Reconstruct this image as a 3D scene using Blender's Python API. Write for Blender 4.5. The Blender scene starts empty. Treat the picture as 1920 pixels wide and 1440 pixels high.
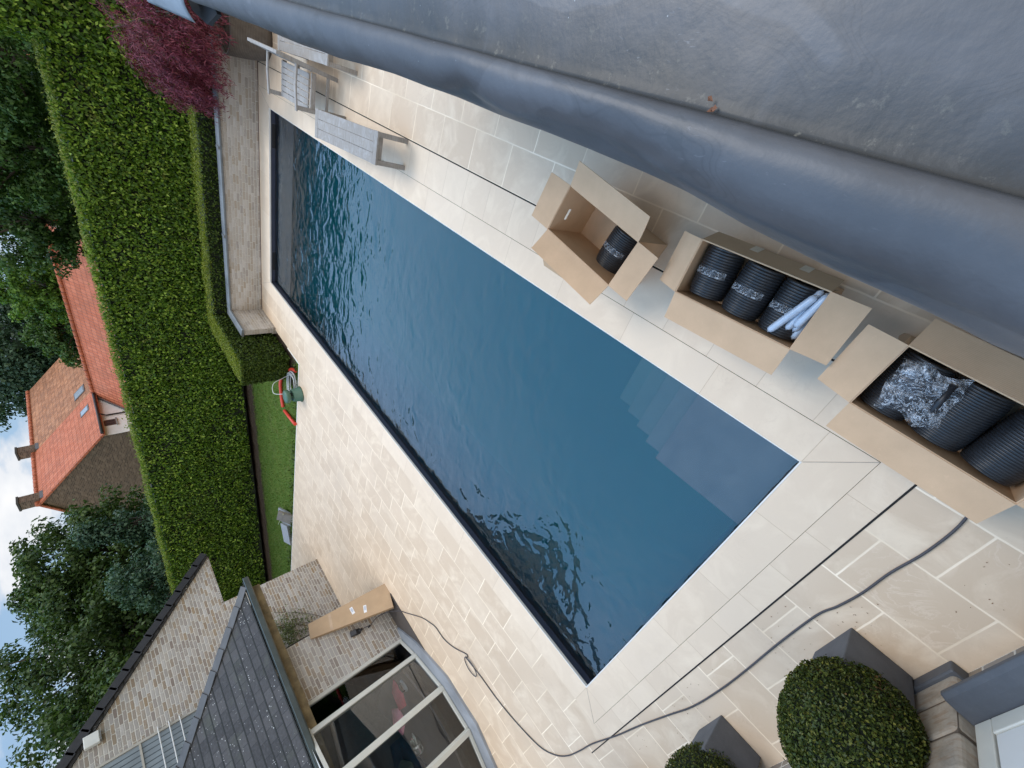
import bpy, math, random
import numpy as np
from mathutils import Vector, Matrix
random.seed(7)
RNG = np.random.default_rng(11)
SC = bpy.context.scene
COL = SC.collection

# ------------------------------------------------------------------ camera
cd = bpy.data.cameras.new("camera")
cam = bpy.data.objects.new("camera", cd)
COL.objects.link(cam)
cd.sensor_fit = 'HORIZONTAL'
cd.sensor_width = 36.0
cd.lens = 14.406
cd.clip_start = 0.05
cd.clip_end = 2000
CR = Matrix(((0.30119, 0.79977, 0.51928), (-0.64686, 0.57133, -0.50508), (-0.70063, -0.18378, 0.68942)))
cam.matrix_world = Matrix.Translation((5.386, 0.182, 3.473)) @ CR.to_4x4()
SC.camera = cam

# ------------------------------------------------------------------ exposure
SC.view_settings.view_transform = 'Standard'
SC.view_settings.look = 'None'
SC.view_settings.gamma = 1.0
SC.view_settings.exposure = -0.52
SC.cycles.use_denoising = True
SC.cycles.max_bounces = 10
SC.cycles.transparent_max_bounces = 16
SC.cycles.caustics_reflective = False
SC.cycles.caustics_refractive = False

# ------------------------------------------------------------------ sky and sun
SUN_EL, SUN_AZ = math.radians(58), math.radians(22)      # azimuth clockwise from +Y
W = bpy.data.worlds.new("World")
SC.world = W
W.use_nodes = True
wn = W.node_tree
wn.nodes.clear()
wo = wn.nodes.new('ShaderNodeOutputWorld')
bg = wn.nodes.new('ShaderNodeBackground')
sky = wn.nodes.new('ShaderNodeTexSky')
sky.sky_type = 'NISHITA'
sky.sun_disc = False
sky.sun_elevation = SUN_EL
sky.sun_rotation = SUN_AZ
sky.air_density = 1.0
sky.dust_density = 1.2
sky.ozone_density = 1.0
tc = wn.nodes.new('ShaderNodeTexCoord')
mp = wn.nodes.new('ShaderNodeMapping')
mp.inputs['Scale'].default_value = (1, 1, 2.3)
mp.inputs['Location'].default_value = (0.35, 0.1, 0.2)
wn.links.new(tc.outputs['Generated'], mp.inputs['Vector'])
nz = wn.nodes.new('ShaderNodeTexNoise')
nz.inputs['Scale'].default_value = 5.0
nz.inputs['Detail'].default_value = 7
nz.inputs['Roughness'].default_value = 0.55
wn.links.new(mp.outputs['Vector'], nz.inputs['Vector'])
cr = wn.nodes.new('ShaderNodeValToRGB')
cr.color_ramp.elements[0].position = 0.46
cr.color_ramp.elements[0].color = (0.05, 0.05, 0.05, 1)
cr.color_ramp.elements[1].position = 0.57
cr.color_ramp.elements[1].color = (1, 1, 1, 1)
wn.links.new(nz.outputs['Fac'], cr.inputs['Fac'])
cc = wn.nodes.new('ShaderNodeValToRGB')                    # cloud tone: grey undersides to white tops
cc.color_ramp.elements[0].position = 0.45
cc.color_ramp.elements[0].color = (8.0, 8.6, 9.6, 1)
cc.color_ramp.elements[1].position = 0.72
cc.color_ramp.elements[1].color = (12.0, 12.0, 12.0, 1)
wn.links.new(nz.outputs['Fac'], cc.inputs['Fac'])
mx = wn.nodes.new('ShaderNodeMix')
mx.data_type = 'RGBA'
wn.links.new(cr.outputs['Color'], mx.inputs[0])
sb = wn.nodes.new('ShaderNodeMix')
sb.data_type = 'RGBA'
sb.inputs[0].default_value = 0.6
wn.links.new(sky.outputs['Color'], sb.inputs[6])
sb.inputs[7].default_value = (4.6, 7.4, 11.0, 1)
wn.links.new(sb.outputs[2], mx.inputs[6])
wn.links.new(cc.outputs['Color'], mx.inputs[7])
sx = wn.nodes.new('ShaderNodeSeparateXYZ')                 # overcast: far brighter overhead than at the horizon
wn.links.new(tc.outputs['Generated'], sx.inputs[0])
mr = wn.nodes.new('ShaderNodeMapRange')
mr.interpolation_type = 'SMOOTHSTEP'
for k_, v_ in enumerate((0.18, 0.32, 1.25, 2.6)): mr.inputs[k_ + 1].default_value = v_
wn.links.new(sx.outputs[2], mr.inputs[0])
def wmap(sock, a, b):
    q = wn.nodes.new('ShaderNodeMapRange')
    q.interpolation_type = 'SMOOTHSTEP'
    q.inputs[1].default_value, q.inputs[2].default_value = a, b
    wn.links.new(sock, q.inputs[0])
    return q.outputs[0]
def wmix(f, a, b):
    q = wn.nodes.new('ShaderNodeMix')
    q.data_type = 'RGBA'
    wn.links.new(f, q.inputs[0]); wn.links.new(a, q.inputs[6]); q.inputs[7].default_value = b
    return q.outputs[2]
# higher up: thin bright blue haze ahead, warmer white cloud overhead behind the house
hi = wmix(wmap(sx.outputs[2], 0.18, 0.30), mx.outputs[2], (4.9, 7.3, 11.0, 1))
hi = wmix(wmap(sx.outputs[2], 0.45, 0.85), hi, (2.8, 6.2, 11.0, 1))
dt = wn.nodes.new('ShaderNodeVectorMath')
dt.operation = 'DOT_PRODUCT'
wn.links.new(tc.outputs['Generated'], dt.inputs[0]); dt.inputs[1].default_value = (0.6, -0.8, 0.0)
bk = wmix(wmap(dt.outputs['Value'], -0.15, 0.40), hi, (8.6, 8.5, 8.4, 1))
vs = wn.nodes.new('ShaderNodeVectorMath')
vs.operation = 'SCALE'
wn.links.new(bk, vs.inputs[0])
wn.links.new(mr.outputs[0], vs.inputs['Scale'])
wn.links.new(vs.outputs[0], bg.inputs['Color'])
bg.inputs['Strength'].default_value = 0.1
wn.links.new(bg.outputs['Background'], wo.inputs['Surface'])

sd = bpy.data.lights.new("sun", 'SUN')
sd.energy = 2.7
sd.angle = math.radians(28)
sd.color = (1.0, 0.90, 0.77)
sun = bpy.data.objects.new("sun", sd)
COL.objects.link(sun)
sv = Vector((math.cos(SUN_EL) * math.sin(SUN_AZ), math.cos(SUN_EL) * math.cos(SUN_AZ), math.sin(SUN_EL)))
sun.rotation_euler = sv.to_track_quat('Z', 'Y').to_euler()
sun.location = (0, 0, 30)

# ------------------------------------------------------------------ node helpers
class NT:
    def __init__(s, name):
        s.m = bpy.data.materials.new(name)
        s.m.use_nodes = True
        s.t = s.m.node_tree
        s.t.nodes.clear()
        s.out = s.t.nodes.new('ShaderNodeOutputMaterial')
    def n(s, typ): return s.t.nodes.new(typ)
    def link(s, a, b): s.t.links.new(a, b)
    def put(s, sock, v):
        if isinstance(v, bpy.types.NodeSocket): s.link(v, sock)
        elif isinstance(v, (tuple, list)):
            n = len(sock.default_value)
            v = tuple(v)
            if n == 4 and len(v) == 3: v = v + (1,)
            sock.default_value = v
        else:
            try: sock.default_value = v
            except TypeError: sock.default_value = (v, v, v, 1)[:len(sock.default_value)]
    def coord(s, k='Object'): return s.n('ShaderNodeTexCoord').outputs[k]
    def scale(s, v, sc, loc=(0, 0, 0), rot=(0, 0, 0)):
        q = s.n('ShaderNodeMapping')
        s.put(q.inputs['Vector'], v)
        q.inputs['Scale'].default_value = sc
        q.inputs['Location'].default_value = loc
        q.inputs['Rotation'].default_value = rot
        return q.outputs[0]
    def noise(s, v, sc, det=4, ro=0.55, dist=0.0, col=False):
        q = s.n('ShaderNodeTexNoise')
        s.put(q.inputs['Vector'], v)
        q.inputs['Scale'].default_value = sc
        q.inputs['Detail'].default_value = det
        q.inputs['Roughness'].default_value = ro
        q.inputs['Distortion'].default_value = dist
        return q.outputs['Color' if col else 'Fac']
    def voro(s, v, sc, feat='F1', out='Distance', rnd=1.0):
        q = s.n('ShaderNodeTexVoronoi')
        q.feature = feat
        s.put(q.inputs['Vector'], v)
        q.inputs['Scale'].default_value = sc
        q.inputs['Randomness'].default_value = rnd
        return q.outputs[out]
    def ramp(s, f, stops, interp='LINEAR'):
        q = s.n('ShaderNodeValToRGB')
        q.color_ramp.interpolation = interp
        e = q.color_ramp.elements
        while len(e) < len(stops): e.new(0.5)
        for i, (p, c) in enumerate(stops):
            e[i].position = p
            if not isinstance(c, (tuple, list)): c = (c, c, c)
            e[i].color = (c[0], c[1], c[2], 1)
        s.put(q.inputs['Fac'], f)
        return q.outputs['Color']
    def mix(s, f, a, b, mode='MIX'):
        q = s.n('ShaderNodeMix')
        q.data_type = 'RGBA'
        q.blend_type = mode
        q.clamp_factor = True
        s.put(q.inputs[0], f); s.put(q.inputs[6], a); s.put(q.inputs[7], b)
        return q.outputs[2]
    def math(s, op, a, b=0.0, c=0.0, clamp=False):
        q = s.n('ShaderNodeMath')
        q.operation = op
        q.use_clamp = clamp
        s.put(q.inputs[0], a); s.put(q.inputs[1], b)
        if op in ('MULTIPLY_ADD', 'SMOOTH_MIN', 'WRAP', 'COMPARE'): s.put(q.inputs[2], c)
        return q.outputs[0]
    def mrange(s, v, a, b, c=0.0, d=1.0, smooth=False):
        q = s.n('ShaderNodeMapRange')
        if smooth: q.interpolation_type = 'SMOOTHSTEP'
        s.put(q.inputs[0], v)
        for i, x in enumerate((a, b, c, d)): q.inputs[i + 1].default_value = x
        return q.outputs[0]
    def xyz(s, v):
        q = s.n('ShaderNodeSeparateXYZ')
        s.put(q.inputs[0], v)
        return q.outputs[0], q.outputs[1], q.outputs[2]
    def comb(s, x, y, z=0.0):
        q = s.n('ShaderNodeCombineXYZ')
        s.put(q.inputs[0], x); s.put(q.inputs[1], y); s.put(q.inputs[2], z)
        return q.outputs[0]
    def vadd(s, a, b, op='ADD', k=None):
        q = s.n('ShaderNodeVectorMath')
        q.operation = op
        s.put(q.inputs[0], a); s.put(q.inputs[1], b)
        if k is not None: q.inputs['Scale'].default_value = k
        return q.outputs[0]
    def white(s, v, col=False):
        q = s.n('ShaderNodeTexWhiteNoise')
        q.noise_dimensions = '2D'
        s.put(q.inputs['Vector'], v)
        return q.outputs['Color' if col else 'Value']
    def island(s): return s.n('ShaderNodeNewGeometry').outputs['Random Per Island']
    def bump(s, h, st=0.4, d=0.01, nrm=None):
        q = s.n('ShaderNodeBump')
        q.inputs['Strength'].default_value = st
        q.inputs['Distance'].default_value = d
        s.put(q.inputs['Height'], h)
        if nrm is not None: s.put(q.inputs['Normal'], nrm)
        return q.outputs[0]
    def pbr(s, col, rough=0.6, metal=0.0, nrm=None, spec=0.5, **kw):
        q = s.n('ShaderNodeBsdfPrincipled')
        s.put(q.inputs['Base Color'], col); s.put(q.inputs['Roughness'], rough)
        s.put(q.inputs['Metallic'], metal); s.put(q.inputs['Specular IOR Level'], spec)
        if nrm is not None: s.put(q.inputs['Normal'], nrm)
        for k, v in kw.items(): s.put(q.inputs[k.replace('_', ' ')], v)
        s.link(q.outputs[0], s.out.inputs['Surface'])
        return q
    def jitter(s, v, sc, amt):
        c = s.noise(v, sc, 2, 0.5, col=True)
        c = s.vadd(c, (0.5, 0.5, 0.5), 'SUBTRACT')
        return s.vadd(v, s.vadd(c, (0, 0, 0), 'SCALE', amt))
    def tiles(s, v, bw, bh, joint, soft, half=True, jit=None):
        """running bond in metres: (random per tile, second random, tile mask, uv)"""
        if jit: v = s.jitter(v, *jit)
        x, y, _ = s.xyz(v)
        r = s.math('DIVIDE', y, bh)
        row = s.math('FLOOR', r)
        fv = s.math('FRACT', r)
        off = s.math('MULTIPLY', row, 0.5) if half else s.white(s.comb(row, 3.7))
        c = s.math('ADD', s.math('DIVIDE', x, bw), off)
        colm = s.math('FLOOR', c)
        fu = s.math('FRACT', c)
        du = s.math('MULTIPLY', s.math('MINIMUM', fu, s.math('SUBTRACT', 1.0, fu)), bw)
        dv = s.math('MULTIPLY', s.math('MINIMUM', fv, s.math('SUBTRACT', 1.0, fv)), bh)
        d = s.math('SMOOTH_MIN', du, dv, soft * 2)
        mask = s.mrange(d, joint / 2 - soft / 2, joint / 2 + soft / 2, 0, 1, True)
        wv = s.comb(colm, row)
        return s.white(wv), s.white(s.vadd(wv, (31.3, 17.9, 0))), mask, d, fu, fv

MATS = {}
def matdef(f):
    def g(*a):
        k = (f.__name__,) + a
        if k not in MATS: MATS[k] = f(*a)
        return MATS[k]
    return g

@matdef
def m_plain(name, col, rough=0.6, metal=0.0, var=0.12, sc=14.0, bump=0.0):
    s = NT(name)
    v = s.coord()
    n = s.noise(v, sc, 5, 0.6)
    a = tuple(c * (1 - var) for c in col); b = tuple(min(1, c * (1 + var)) for c in col)
    c = s.ramp(n, [(0.3, a), (0.7, b)])
    nr = s.bump(s.noise(v, sc * 6, 4), bump, 0.003) if bump else None
    s.pbr(c, rough, metal, nr)
    return s.m

@matdef
def m_paver(kind):
    s = NT('limestone_paving_' + kind)
    uv = s.coord('UV'); ob = s.coord()
    if kind == 'deck': r1, r2, mask, d, fu, fv = s.tiles(uv, 0.637, 0.43, 0.012, 0.005, True, (9, 0.007))
    elif kind == 'coping': r1, r2, mask, d, fu, fv = s.tiles(uv, 0.86, 5.0, 0.004, 0.003, True)
    else: r1, r2, mask, d, fu, fv = s.tiles(uv, 0.43, 5.0, 0.004, 0.003, True)
    base = s.ramp(r1, [(0.0, (0.573, 0.436, 0.308)), (0.4, (0.595, 0.456, 0.324)), (0.7, (0.613, 0.474, 0.341)), (1.0, (0.639, 0.502, 0.367))])
    off = s.comb(s.math('MULTIPLY', r1, 37.0), s.math('MULTIPLY', r2, 53.0), 0)
    tv = s.vadd(ob, off)
    cl = s.noise(tv, 2.6, 6, 0.62, 0.9)
    base = s.mix(s.mrange(cl, 0.48, 0.72), base, (0.718, 0.580, 0.431))
    base = s.mix(s.mrange(s.noise(tv, 1.7, 5, 0.6, 1.4), 0.52, 0.78, 0, 0.35), base, (0.478, 0.351, 0.235))
    ve = s.math('ABSOLUTE', s.math('SUBTRACT', s.noise(tv, 3.1, 6, 0.6, 2.2), 0.5))
    vein = s.mrange(ve, 0.0, 0.022, 1, 0)
    veinm = s.math('MULTIPLY', vein, s.mrange(s.noise(tv, 2.0, 2), 0.46, 0.6))
    base = s.mix(s.math('MULTIPLY', veinm, s.mrange(r2, 0.3, 0.9, 0.05, 0.4)), base, s.mix(s.mrange(r1, 0.5, 0.6), (0.791, 0.658, 0.525), (0.478, 0.347, 0.243)))
    fl = s.noise(ob, 60, 4, 0.7)
    base = s.mix(s.mrange(fl, 0.60, 0.75, 0, 0.35), base, (0.437, 0.328, 0.235))
    base = s.mix(s.mrange(s.noise(ob, 0.55, 3), 0.5, 0.72, 0, 0.28), base, (0.437, 0.347, 0.259))
    if kind == 'deck':
        gn = s.mix(s.mrange(s.noise(ob, 1.1, 3), 0.4, 0.65), (0.895, 0.748, 0.573), (0.686, 0.547, 0.392))
        col = s.mix(mask, gn, base)
    else:
        col = s.mix(mask, (0.489, 0.365, 0.252), s.mix(0.4, base, (0.749, 0.607, 0.459)))
    h = s.math('ADD', s.math('MULTIPLY', mask, 0.5), s.math('MULTIPLY', s.noise(tv, 22, 5, 0.6), 0.25))
    s.pbr(col, s.mrange(cl, 0.3, 0.7, 0.42, 0.62), 0, s.bump(h, 0.35, 0.004), 0.4)
    return s.m

@matdef
def m_brick(kind):
    s = NT('brick_' + kind)
    uv = s.coord('UV')
    if kind == 'pale':
        bw, bh, jt = 0.21, 0.068, 0.014
        r1, r2, mask, d, fu, fv = s.tiles(uv, bw, bh, jt, 0.007, False, (16, 0.016))
        cols = [(0.0, (0.25, 0.20, 0.165)), (0.12, (0.40, 0.38, 0.36)), (0.26, (0.29, 0.255, 0.225)), (0.40, (0.31, 0.225, 0.14)), (0.54, (0.46, 0.44, 0.42)), (0.66, (0.27, 0.20, 0.135)), (0.76, (0.36, 0.335, 0.31)), (0.88, (0.19, 0.14, 0.115)), (1.0, (0.43, 0.41, 0.39))]
        mort = (0.58, 0.555, 0.50)
    elif kind == 'garden':
        bw, bh, jt = 0.20, 0.062, 0.010
        r1, r2, mask, d, fu, fv = s.tiles(uv, bw, bh, jt, 0.006, False, (16, 0.014))
        cols = [(0.0, (0.324, 0.292, 0.265)), (0.2, (0.454, 0.421, 0.389)), (0.4, (0.356, 0.297, 0.232)), (0.6, (0.486, 0.459, 0.432)), (0.8, (0.378, 0.329, 0.275)), (1.0, (0.508, 0.481, 0.454))]
        mort = (0.52, 0.49, 0.44)
    else:
        bw, bh, jt = 0.22, 0.075, 0.014
        r1, r2, mask, d, fu, fv = s.tiles(uv, bw, bh, jt, 0.006, True, (6, 0.01))
        cols = [(0.0, (0.095, 0.062, 0.044)), (0.4, (0.140, 0.092, 0.064)), (0.75, (0.174, 0.115, 0.081)), (1.0, (0.224, 0.155, 0.110))]
        mort = (0.20, 0.165, 0.13)
    c = s.ramp(r1, cols)
    sp = s.noise(uv, 45, 5, 0.7)
    if kind != 'dark':
        c = s.mix(s.math('MULTIPLY', s.mrange(sp, 0.48, 0.62), s.mrange(r2, 0.45, 1.0, 0.0, 0.7)), c, (0.60, 0.585, 0.56))
        c = s.mix(s.mrange(s.noise(uv, 70, 3), 0.60, 0.72, 0, 0.6), c, (0.24, 0.19, 0.15))
        _, vv, _ = s.xyz(uv)
        low_dark = s.math('MULTIPLY', s.mrange(vv, 0.0, 0.35, 1, 0), s.mrange(s.noise(uv, 2.2, 3), 0.35, 0.6))  # patchy darker tone towards the foot of the wall
        c = s.mix(s.math('MULTIPLY', low_dark, 0.55), c, (0.16, 0.14, 0.11))
        c = s.mix(0.08, c, s.ramp(s.noise(uv, 0.9, 4), [(0.3, (0.26, 0.23, 0.19)), (0.7, (0.62, 0.58, 0.52))]))
    else:
        c = s.mix(s.mrange(s.noise(uv, 0.9, 5, 0.7), 0.5, 0.75, 0, 0.5), c, (0.065, 0.055, 0.045))
    col = s.mix(mask, mort, c)
    h = s.math('ADD', mask, s.math('MULTIPLY', sp, 0.5))
    s.pbr(col, 0.88, 0, s.bump(h, 0.7, 0.008), 0.25)
    return s.m

@matdef
def m_leaf(name, stops, rough=0.45, trans=0.35, patch=0.5, psc=1.2, pcol=(0.05, 0.05, 0.02)):
    s = NT(name)
    c = s.ramp(s.island(), list(stops))
    c = s.mix(s.mrange(s.noise(s.coord(), psc, 3), 0.5, 0.7, 0, patch), c, pcol)
    if name == 'laurel_leaf':                                   # thin browned patches in the clipped face
        bp = s.math('MULTIPLY', s.mrange(s.noise(s.coord(), 1.9, 4, 0.6), 0.60, 0.70), s.mrange(s.island(), 0.3, 0.7))
        c = s.mix(s.math('MULTIPLY', bp, 0.6), c, (0.16, 0.105, 0.05))
    p = s.pbr(c, rough, 0, None, 0.22)
    tr = s.n('ShaderNodeBsdfTranslucent')
    s.put(tr.inputs['Color'], s.mix(1.0, c, (1.0, 1.05, 0.55), 'MULTIPLY'))
    ms = s.n('ShaderNodeMixShader')
    ms.inputs[0].default_value = trans
    s.link(p.outputs[0], ms.inputs[1]); s.link(tr.outputs[0], ms.inputs[2])
    s.link(ms.outputs[0], s.out.inputs['Surface'])
    return s.m

@matdef
def m_tiles(kind):
    """pantiles: ridged along u, courses along v"""
    s = NT('roof_tiles_' + kind)
    uv = s.coord('UV')
    r1, r2, mask, d, fu, fv = s.tiles(uv, 0.23, 0.34, 0.0, 0.004, False)
    x, y, _ = s.xyz(uv)
    fx = s.math('FRACT', s.math('DIVIDE', x, 0.23))
    wave = s.math('SINE', s.math('MULTIPLY', fx, 6.2832))
    fy = s.math('FRACT', s.math('DIVIDE', y, 0.34))
    row = s.math('FLOOR', s.math('DIVIDE', y, 0.34)); cl = s.math('FLOOR', s.math('DIVIDE', x, 0.23))
    rr = s.white(s.comb(cl, row))
    if kind == 'new': c = s.ramp(rr, [(0, (0.40, 0.115, 0.055)), (0.5, (0.455, 0.135, 0.068)), (1, (0.51, 0.165, 0.088))])
    else: c = s.ramp(rr, [(0, (0.27, 0.115, 0.055)), (0.5, (0.36, 0.155, 0.075)), (1, (0.44, 0.205, 0.105))])
    c = s.mix(s.mrange(s.noise(uv, 0.8, 5, 0.65), 0.45, 0.75, 0, 0.35 if kind == 'new' else 0.6), c, (0.20, 0.10, 0.06))
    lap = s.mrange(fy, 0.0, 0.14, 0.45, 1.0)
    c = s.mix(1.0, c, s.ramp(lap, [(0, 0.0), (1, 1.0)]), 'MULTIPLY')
    h = s.math('ADD', s.math('MULTIPLY', wave, 0.5), s.math('MULTIPLY', fy, -0.7))
    s.pbr(c, 0.75, 0, s.bump(h, 0.9, 0.05), 0.3)
    return s.m

@matdef
def m_slate():
    s = NT('dark_slate_tiles')
    uv = s.coord('UV')
    r1, r2, mask, d, fu, fv = s.tiles(uv, 0.22, 0.185, 0.008, 0.004, True)
    c = s.ramp(r1, [(0, (0.034, 0.033, 0.034)), (0.5, (0.046, 0.045, 0.046)), (1, (0.062, 0.060, 0.061))])
    c = s.mix(s.mrange(s.noise(uv, 16, 5, 0.7), 0.45, 0.78, 0, 0.5), c, (0.092, 0.092, 0.098))
    c = s.mix(s.mrange(s.noise(uv, 2.1, 3, 0.6), 0.55, 0.72, 0, 0.35), c, (0.075, 0.085, 0.06))
    sp = s.voro(uv, 26)
    keep = s.mrange(s.noise(uv, 1.6, 2), 0.47, 0.58)
    rnd = s.voro(uv, 26, 'F1', 'Color')
    rx, _, _ = s.xyz(rnd)
    dot = s.math('MULTIPLY', s.math('MULTIPLY', s.mrange(sp, 0.17, 0.22, 1, 0), keep), s.mrange(rx, 0.62, 0.64))
    c = s.mix(dot, c, (0.55, 0.56, 0.55))
    butt = s.mrange(fv, 0.10, 0.20, 1.0, 0.0)
    c = s.mix(s.math('MULTIPLY', butt, 0.9), c, (0.014, 0.015, 0.012))  # shadow and mossy gap at the course butts painted into the colour
    c = s.mix(mask, (0.022, 0.022, 0.024), c)
    h = s.math('ADD', s.math('MULTIPLY', fv, -0.8), s.math('MULTIPLY', s.noise(uv, 30, 4), 0.25))
    s.pbr(c, 0.65, 0, s.bump(h, 0.9, 0.03), 0.18)
    return s.m

@matdef
def m_zinc(name, base, rough, marks):
    s = NT(name)
    v = s.coord()
    a = tuple(c * 0.78 for c in base); b = tuple(c * 1.22 for c in base)
    n1 = s.noise(s.scale(v, (1, 0.6, 1)), 3.0, 6, 0.62, 0.4)
    c = s.ramp(n1, [(0.3, a), (0.7, b)])
    c = s.mix(s.mrange(s.noise(v, 55, 4, 0.7), 0.55, 0.8, 0, 0.22), c, tuple(x * 1.5 for x in base))
    if marks:
        t1 = s.noise(s.scale(v, (1.0, 0.5, 1), (0, 0.37, 0)), 2.6, 3, 0.5, 0.8)
        band = s.math('ABSOLUTE', s.math('SUBTRACT', s.math('FRACT', s.math('MULTIPLY', t1, 85.0)), 0.5))
        ring = s.math('MULTIPLY', s.mrange(band, 0.30, 0.5), s.math('MULTIPLY', s.mrange(t1, 0.505, 0.515), s.mrange(t1, 0.558, 0.568, 1, 0)))
        c = s.mix(s.math('MULTIPLY', ring, 0.30), c, tuple(x * 0.5 for x in base))
        puddle = s.mrange(t1, 0.560, 0.572, 0, 0.55)
        c = s.mix(puddle, c, tuple(min(1, x * 1.5) for x in base))
        x, y, z = s.xyz(v)
        dirt = s.math('MULTIPLY', s.mrange(x, 5.500, 5.507, 0, 1), s.mrange(s.math('ADD', x, s.math('MULTIPLY', s.noise(v, 6, 5, 0.65), -0.15)), 5.455, 5.56, 1, 0))
        c = s.mix(s.math('MULTIPLY', dirt, 0.9), c, (0.017, 0.019, 0.019))
        dv_ = s.vadd(v, s.vadd(s.vadd(s.noise(v, 30, 4, 0.7, 0.0, True), (0.5, 0.5, 0.5), 'SUBTRACT'), (0, 0, 0), 'SCALE', 0.09))
        dx_, dy_, _ = s.xyz(dv_)
        ex = s.math('DIVIDE', s.math('SUBTRACT', dx_, 5.465), 0.034); ey_ = s.math('DIVIDE', s.math('SUBTRACT', dy_, 0.665), 0.028)
        st_ = s.mrange(s.math('ADD', s.math('MULTIPLY', ex, ex), s.math('MULTIPLY', ey_, ey_)), 0.75, 1.0, 0.6, 0)
        c = s.mix(st_, c, (0.05, 0.054, 0.06))
        lich = s.math('MULTIPLY', dirt, s.mrange(s.noise(v, 24, 6, 0.75), 0.58, 0.68))
        c = s.mix(s.math('MULTIPLY', lich, 0.6), c, (0.17, 0.165, 0.14))
        vo = s.voro(v, 34); vc = s.voro(v, 34, 'F1', 'Color'); r, _, _ = s.xyz(vc)
        fleck = s.math('MULTIPLY', s.mrange(vo, 0.035, 0.07, 1, 0), s.mrange(r, 0.86, 0.87))
        c = s.mix(s.math('MULTIPLY', fleck, 0.75), c, (0.30, 0.32, 0.34))
        drip = s.mrange(s.noise(s.scale(v, (0.7, 5.0, 0.7)), 2.4, 4, 0.6), 0.62, 0.72, 0, 0.22)
        c = s.mix(drip, c, tuple(min(1, x * 1.6) for x in base))
        scuff = s.math('MULTIPLY', s.mrange(s.noise(s.scale(v, (3, 1, 1), (0, 0, 0), (0, 0, 0.5)), 38, 3, 0.6, 1.0), 0.66, 0.74), s.mrange(s.noise(v, 3, 2), 0.45, 0.6, 0, 0.5))
        c = s.mix(scuff, c, tuple(x * 2.3 for x in base))
        c = s.mix(s.mrange(s.noise(s.vadd(v, (7, 2, 0)), 2.2, 5, 0.65, 0.8), 0.5, 0.72, 0, 0.45), c, tuple(x * 0.55 for x in base))
    h = s.math('ADD', s.noise(v, 7, 4, 0.5), s.math('MULTIPLY', s.noise(v, 120, 2), 0.06))
    s.pbr(c, s.mrange(n1, 0.3, 0.7, rough, rough + 0.14), 0.1, s.bump(h, 0.28, 0.02), 0.5)
    return s.m

@matdef
def m_water(top):
    s = NT('pool_water_' + top)
    tr = s.n('ShaderNodeBsdfTransparent')
    if top == 'surface':
        v = s.coord()
        x, y, _ = s.xyz(v)
        # wind ripples: strong at the far end and along the left side, almost calm by the near right corner
        wv = s.scale(s.jitter(v, 1.2, 0.30), (1.0, 1.35, 1))
        a = s.noise(wv, 3.3, 1.5, 0.5, 0.5)
        b = s.noise(s.scale(v, (1.0, 1.7, 1), (3, 1, 0), (0, 0, 0.35)), 8.0, 1, 0.5, 0.4)
        amp = s.math('MAXIMUM', s.mrange(y, 4.0, 8.0, 0.34, 1.0, True), s.mrange(x, 0.3, 3.4, 0.95, 0.2, True))
        amp = s.math('MULTIPLY', amp, s.mrange(s.noise(v, 0.6, 2), 0.32, 0.62, 0.35, 1.25))
        h = s.math('ADD', s.math('MULTIPLY', a, 1.0), s.math('MULTIPLY', b, 0.16))
        nr = s.bump(s.math('MULTIPLY', h, amp), 1.0, 0.030)
        fr = s.n('ShaderNodeFresnel'); fr.inputs['IOR'].default_value = 1.9
        s.link(nr, fr.inputs['Normal'])
        gl = s.n('ShaderNodeBsdfGlossy')
        gl.inputs['Roughness'].default_value = 0.015
        s.link(nr, gl.inputs['Normal'])
        ms = s.n('ShaderNodeMixShader')
        s.link(fr.outputs[0], ms.inputs[0]); s.link(tr.outputs[0], ms.inputs[1]); s.link(gl.outputs[0], ms.inputs[2])
        s.link(ms.outputs[0], s.out.inputs['Surface'])
    else:
        s.link(tr.outputs[0], s.out.inputs['Surface'])
    ab = s.n('ShaderNodeVolumeAbsorption')
    ab.inputs['Color'].default_value = (0.22, 0.955, 0.985, 1)
    ab.inputs['Density'].default_value = 1.0
    sc_ = s.n('ShaderNodeVolumeScatter')
    sc_.inputs['Color'].default_value = (0.002, 0.55, 1.0, 1)
    sc_.inputs['Density'].default_value = 0.50
    ad = s.n('ShaderNodeAddShader')
    s.link(ab.outputs[0], ad.inputs[0]); s.link(sc_.outputs[0], ad.inputs[1])
    s.link(ad.outputs[0], s.out.inputs['Volume'])
    return s.m

@matdef
def m_glass(name, tint=(0.86, 0.9, 0.9), rough=0.0, add=0.0):
    s = NT(name)
    tr = s.n('ShaderNodeBsdfTransparent'); s.put(tr.inputs[0], tint)
    gl = s.n('ShaderNodeBsdfGlossy'); gl.inputs['Roughness'].default_value = rough
    fr = s.n('ShaderNodeFresnel'); fr.inputs['IOR'].default_value = 1.52
    ms = s.n('ShaderNodeMixShader')
    s.link(s.math('ADD', fr.outputs[0], add), ms.inputs[0])
    s.link(tr.outputs[0], ms.inputs[1]); s.link(gl.outputs[0], ms.inputs[2])
    s.link(ms.outputs[0], s.out.inputs['Surface'])
    return s.m

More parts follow.
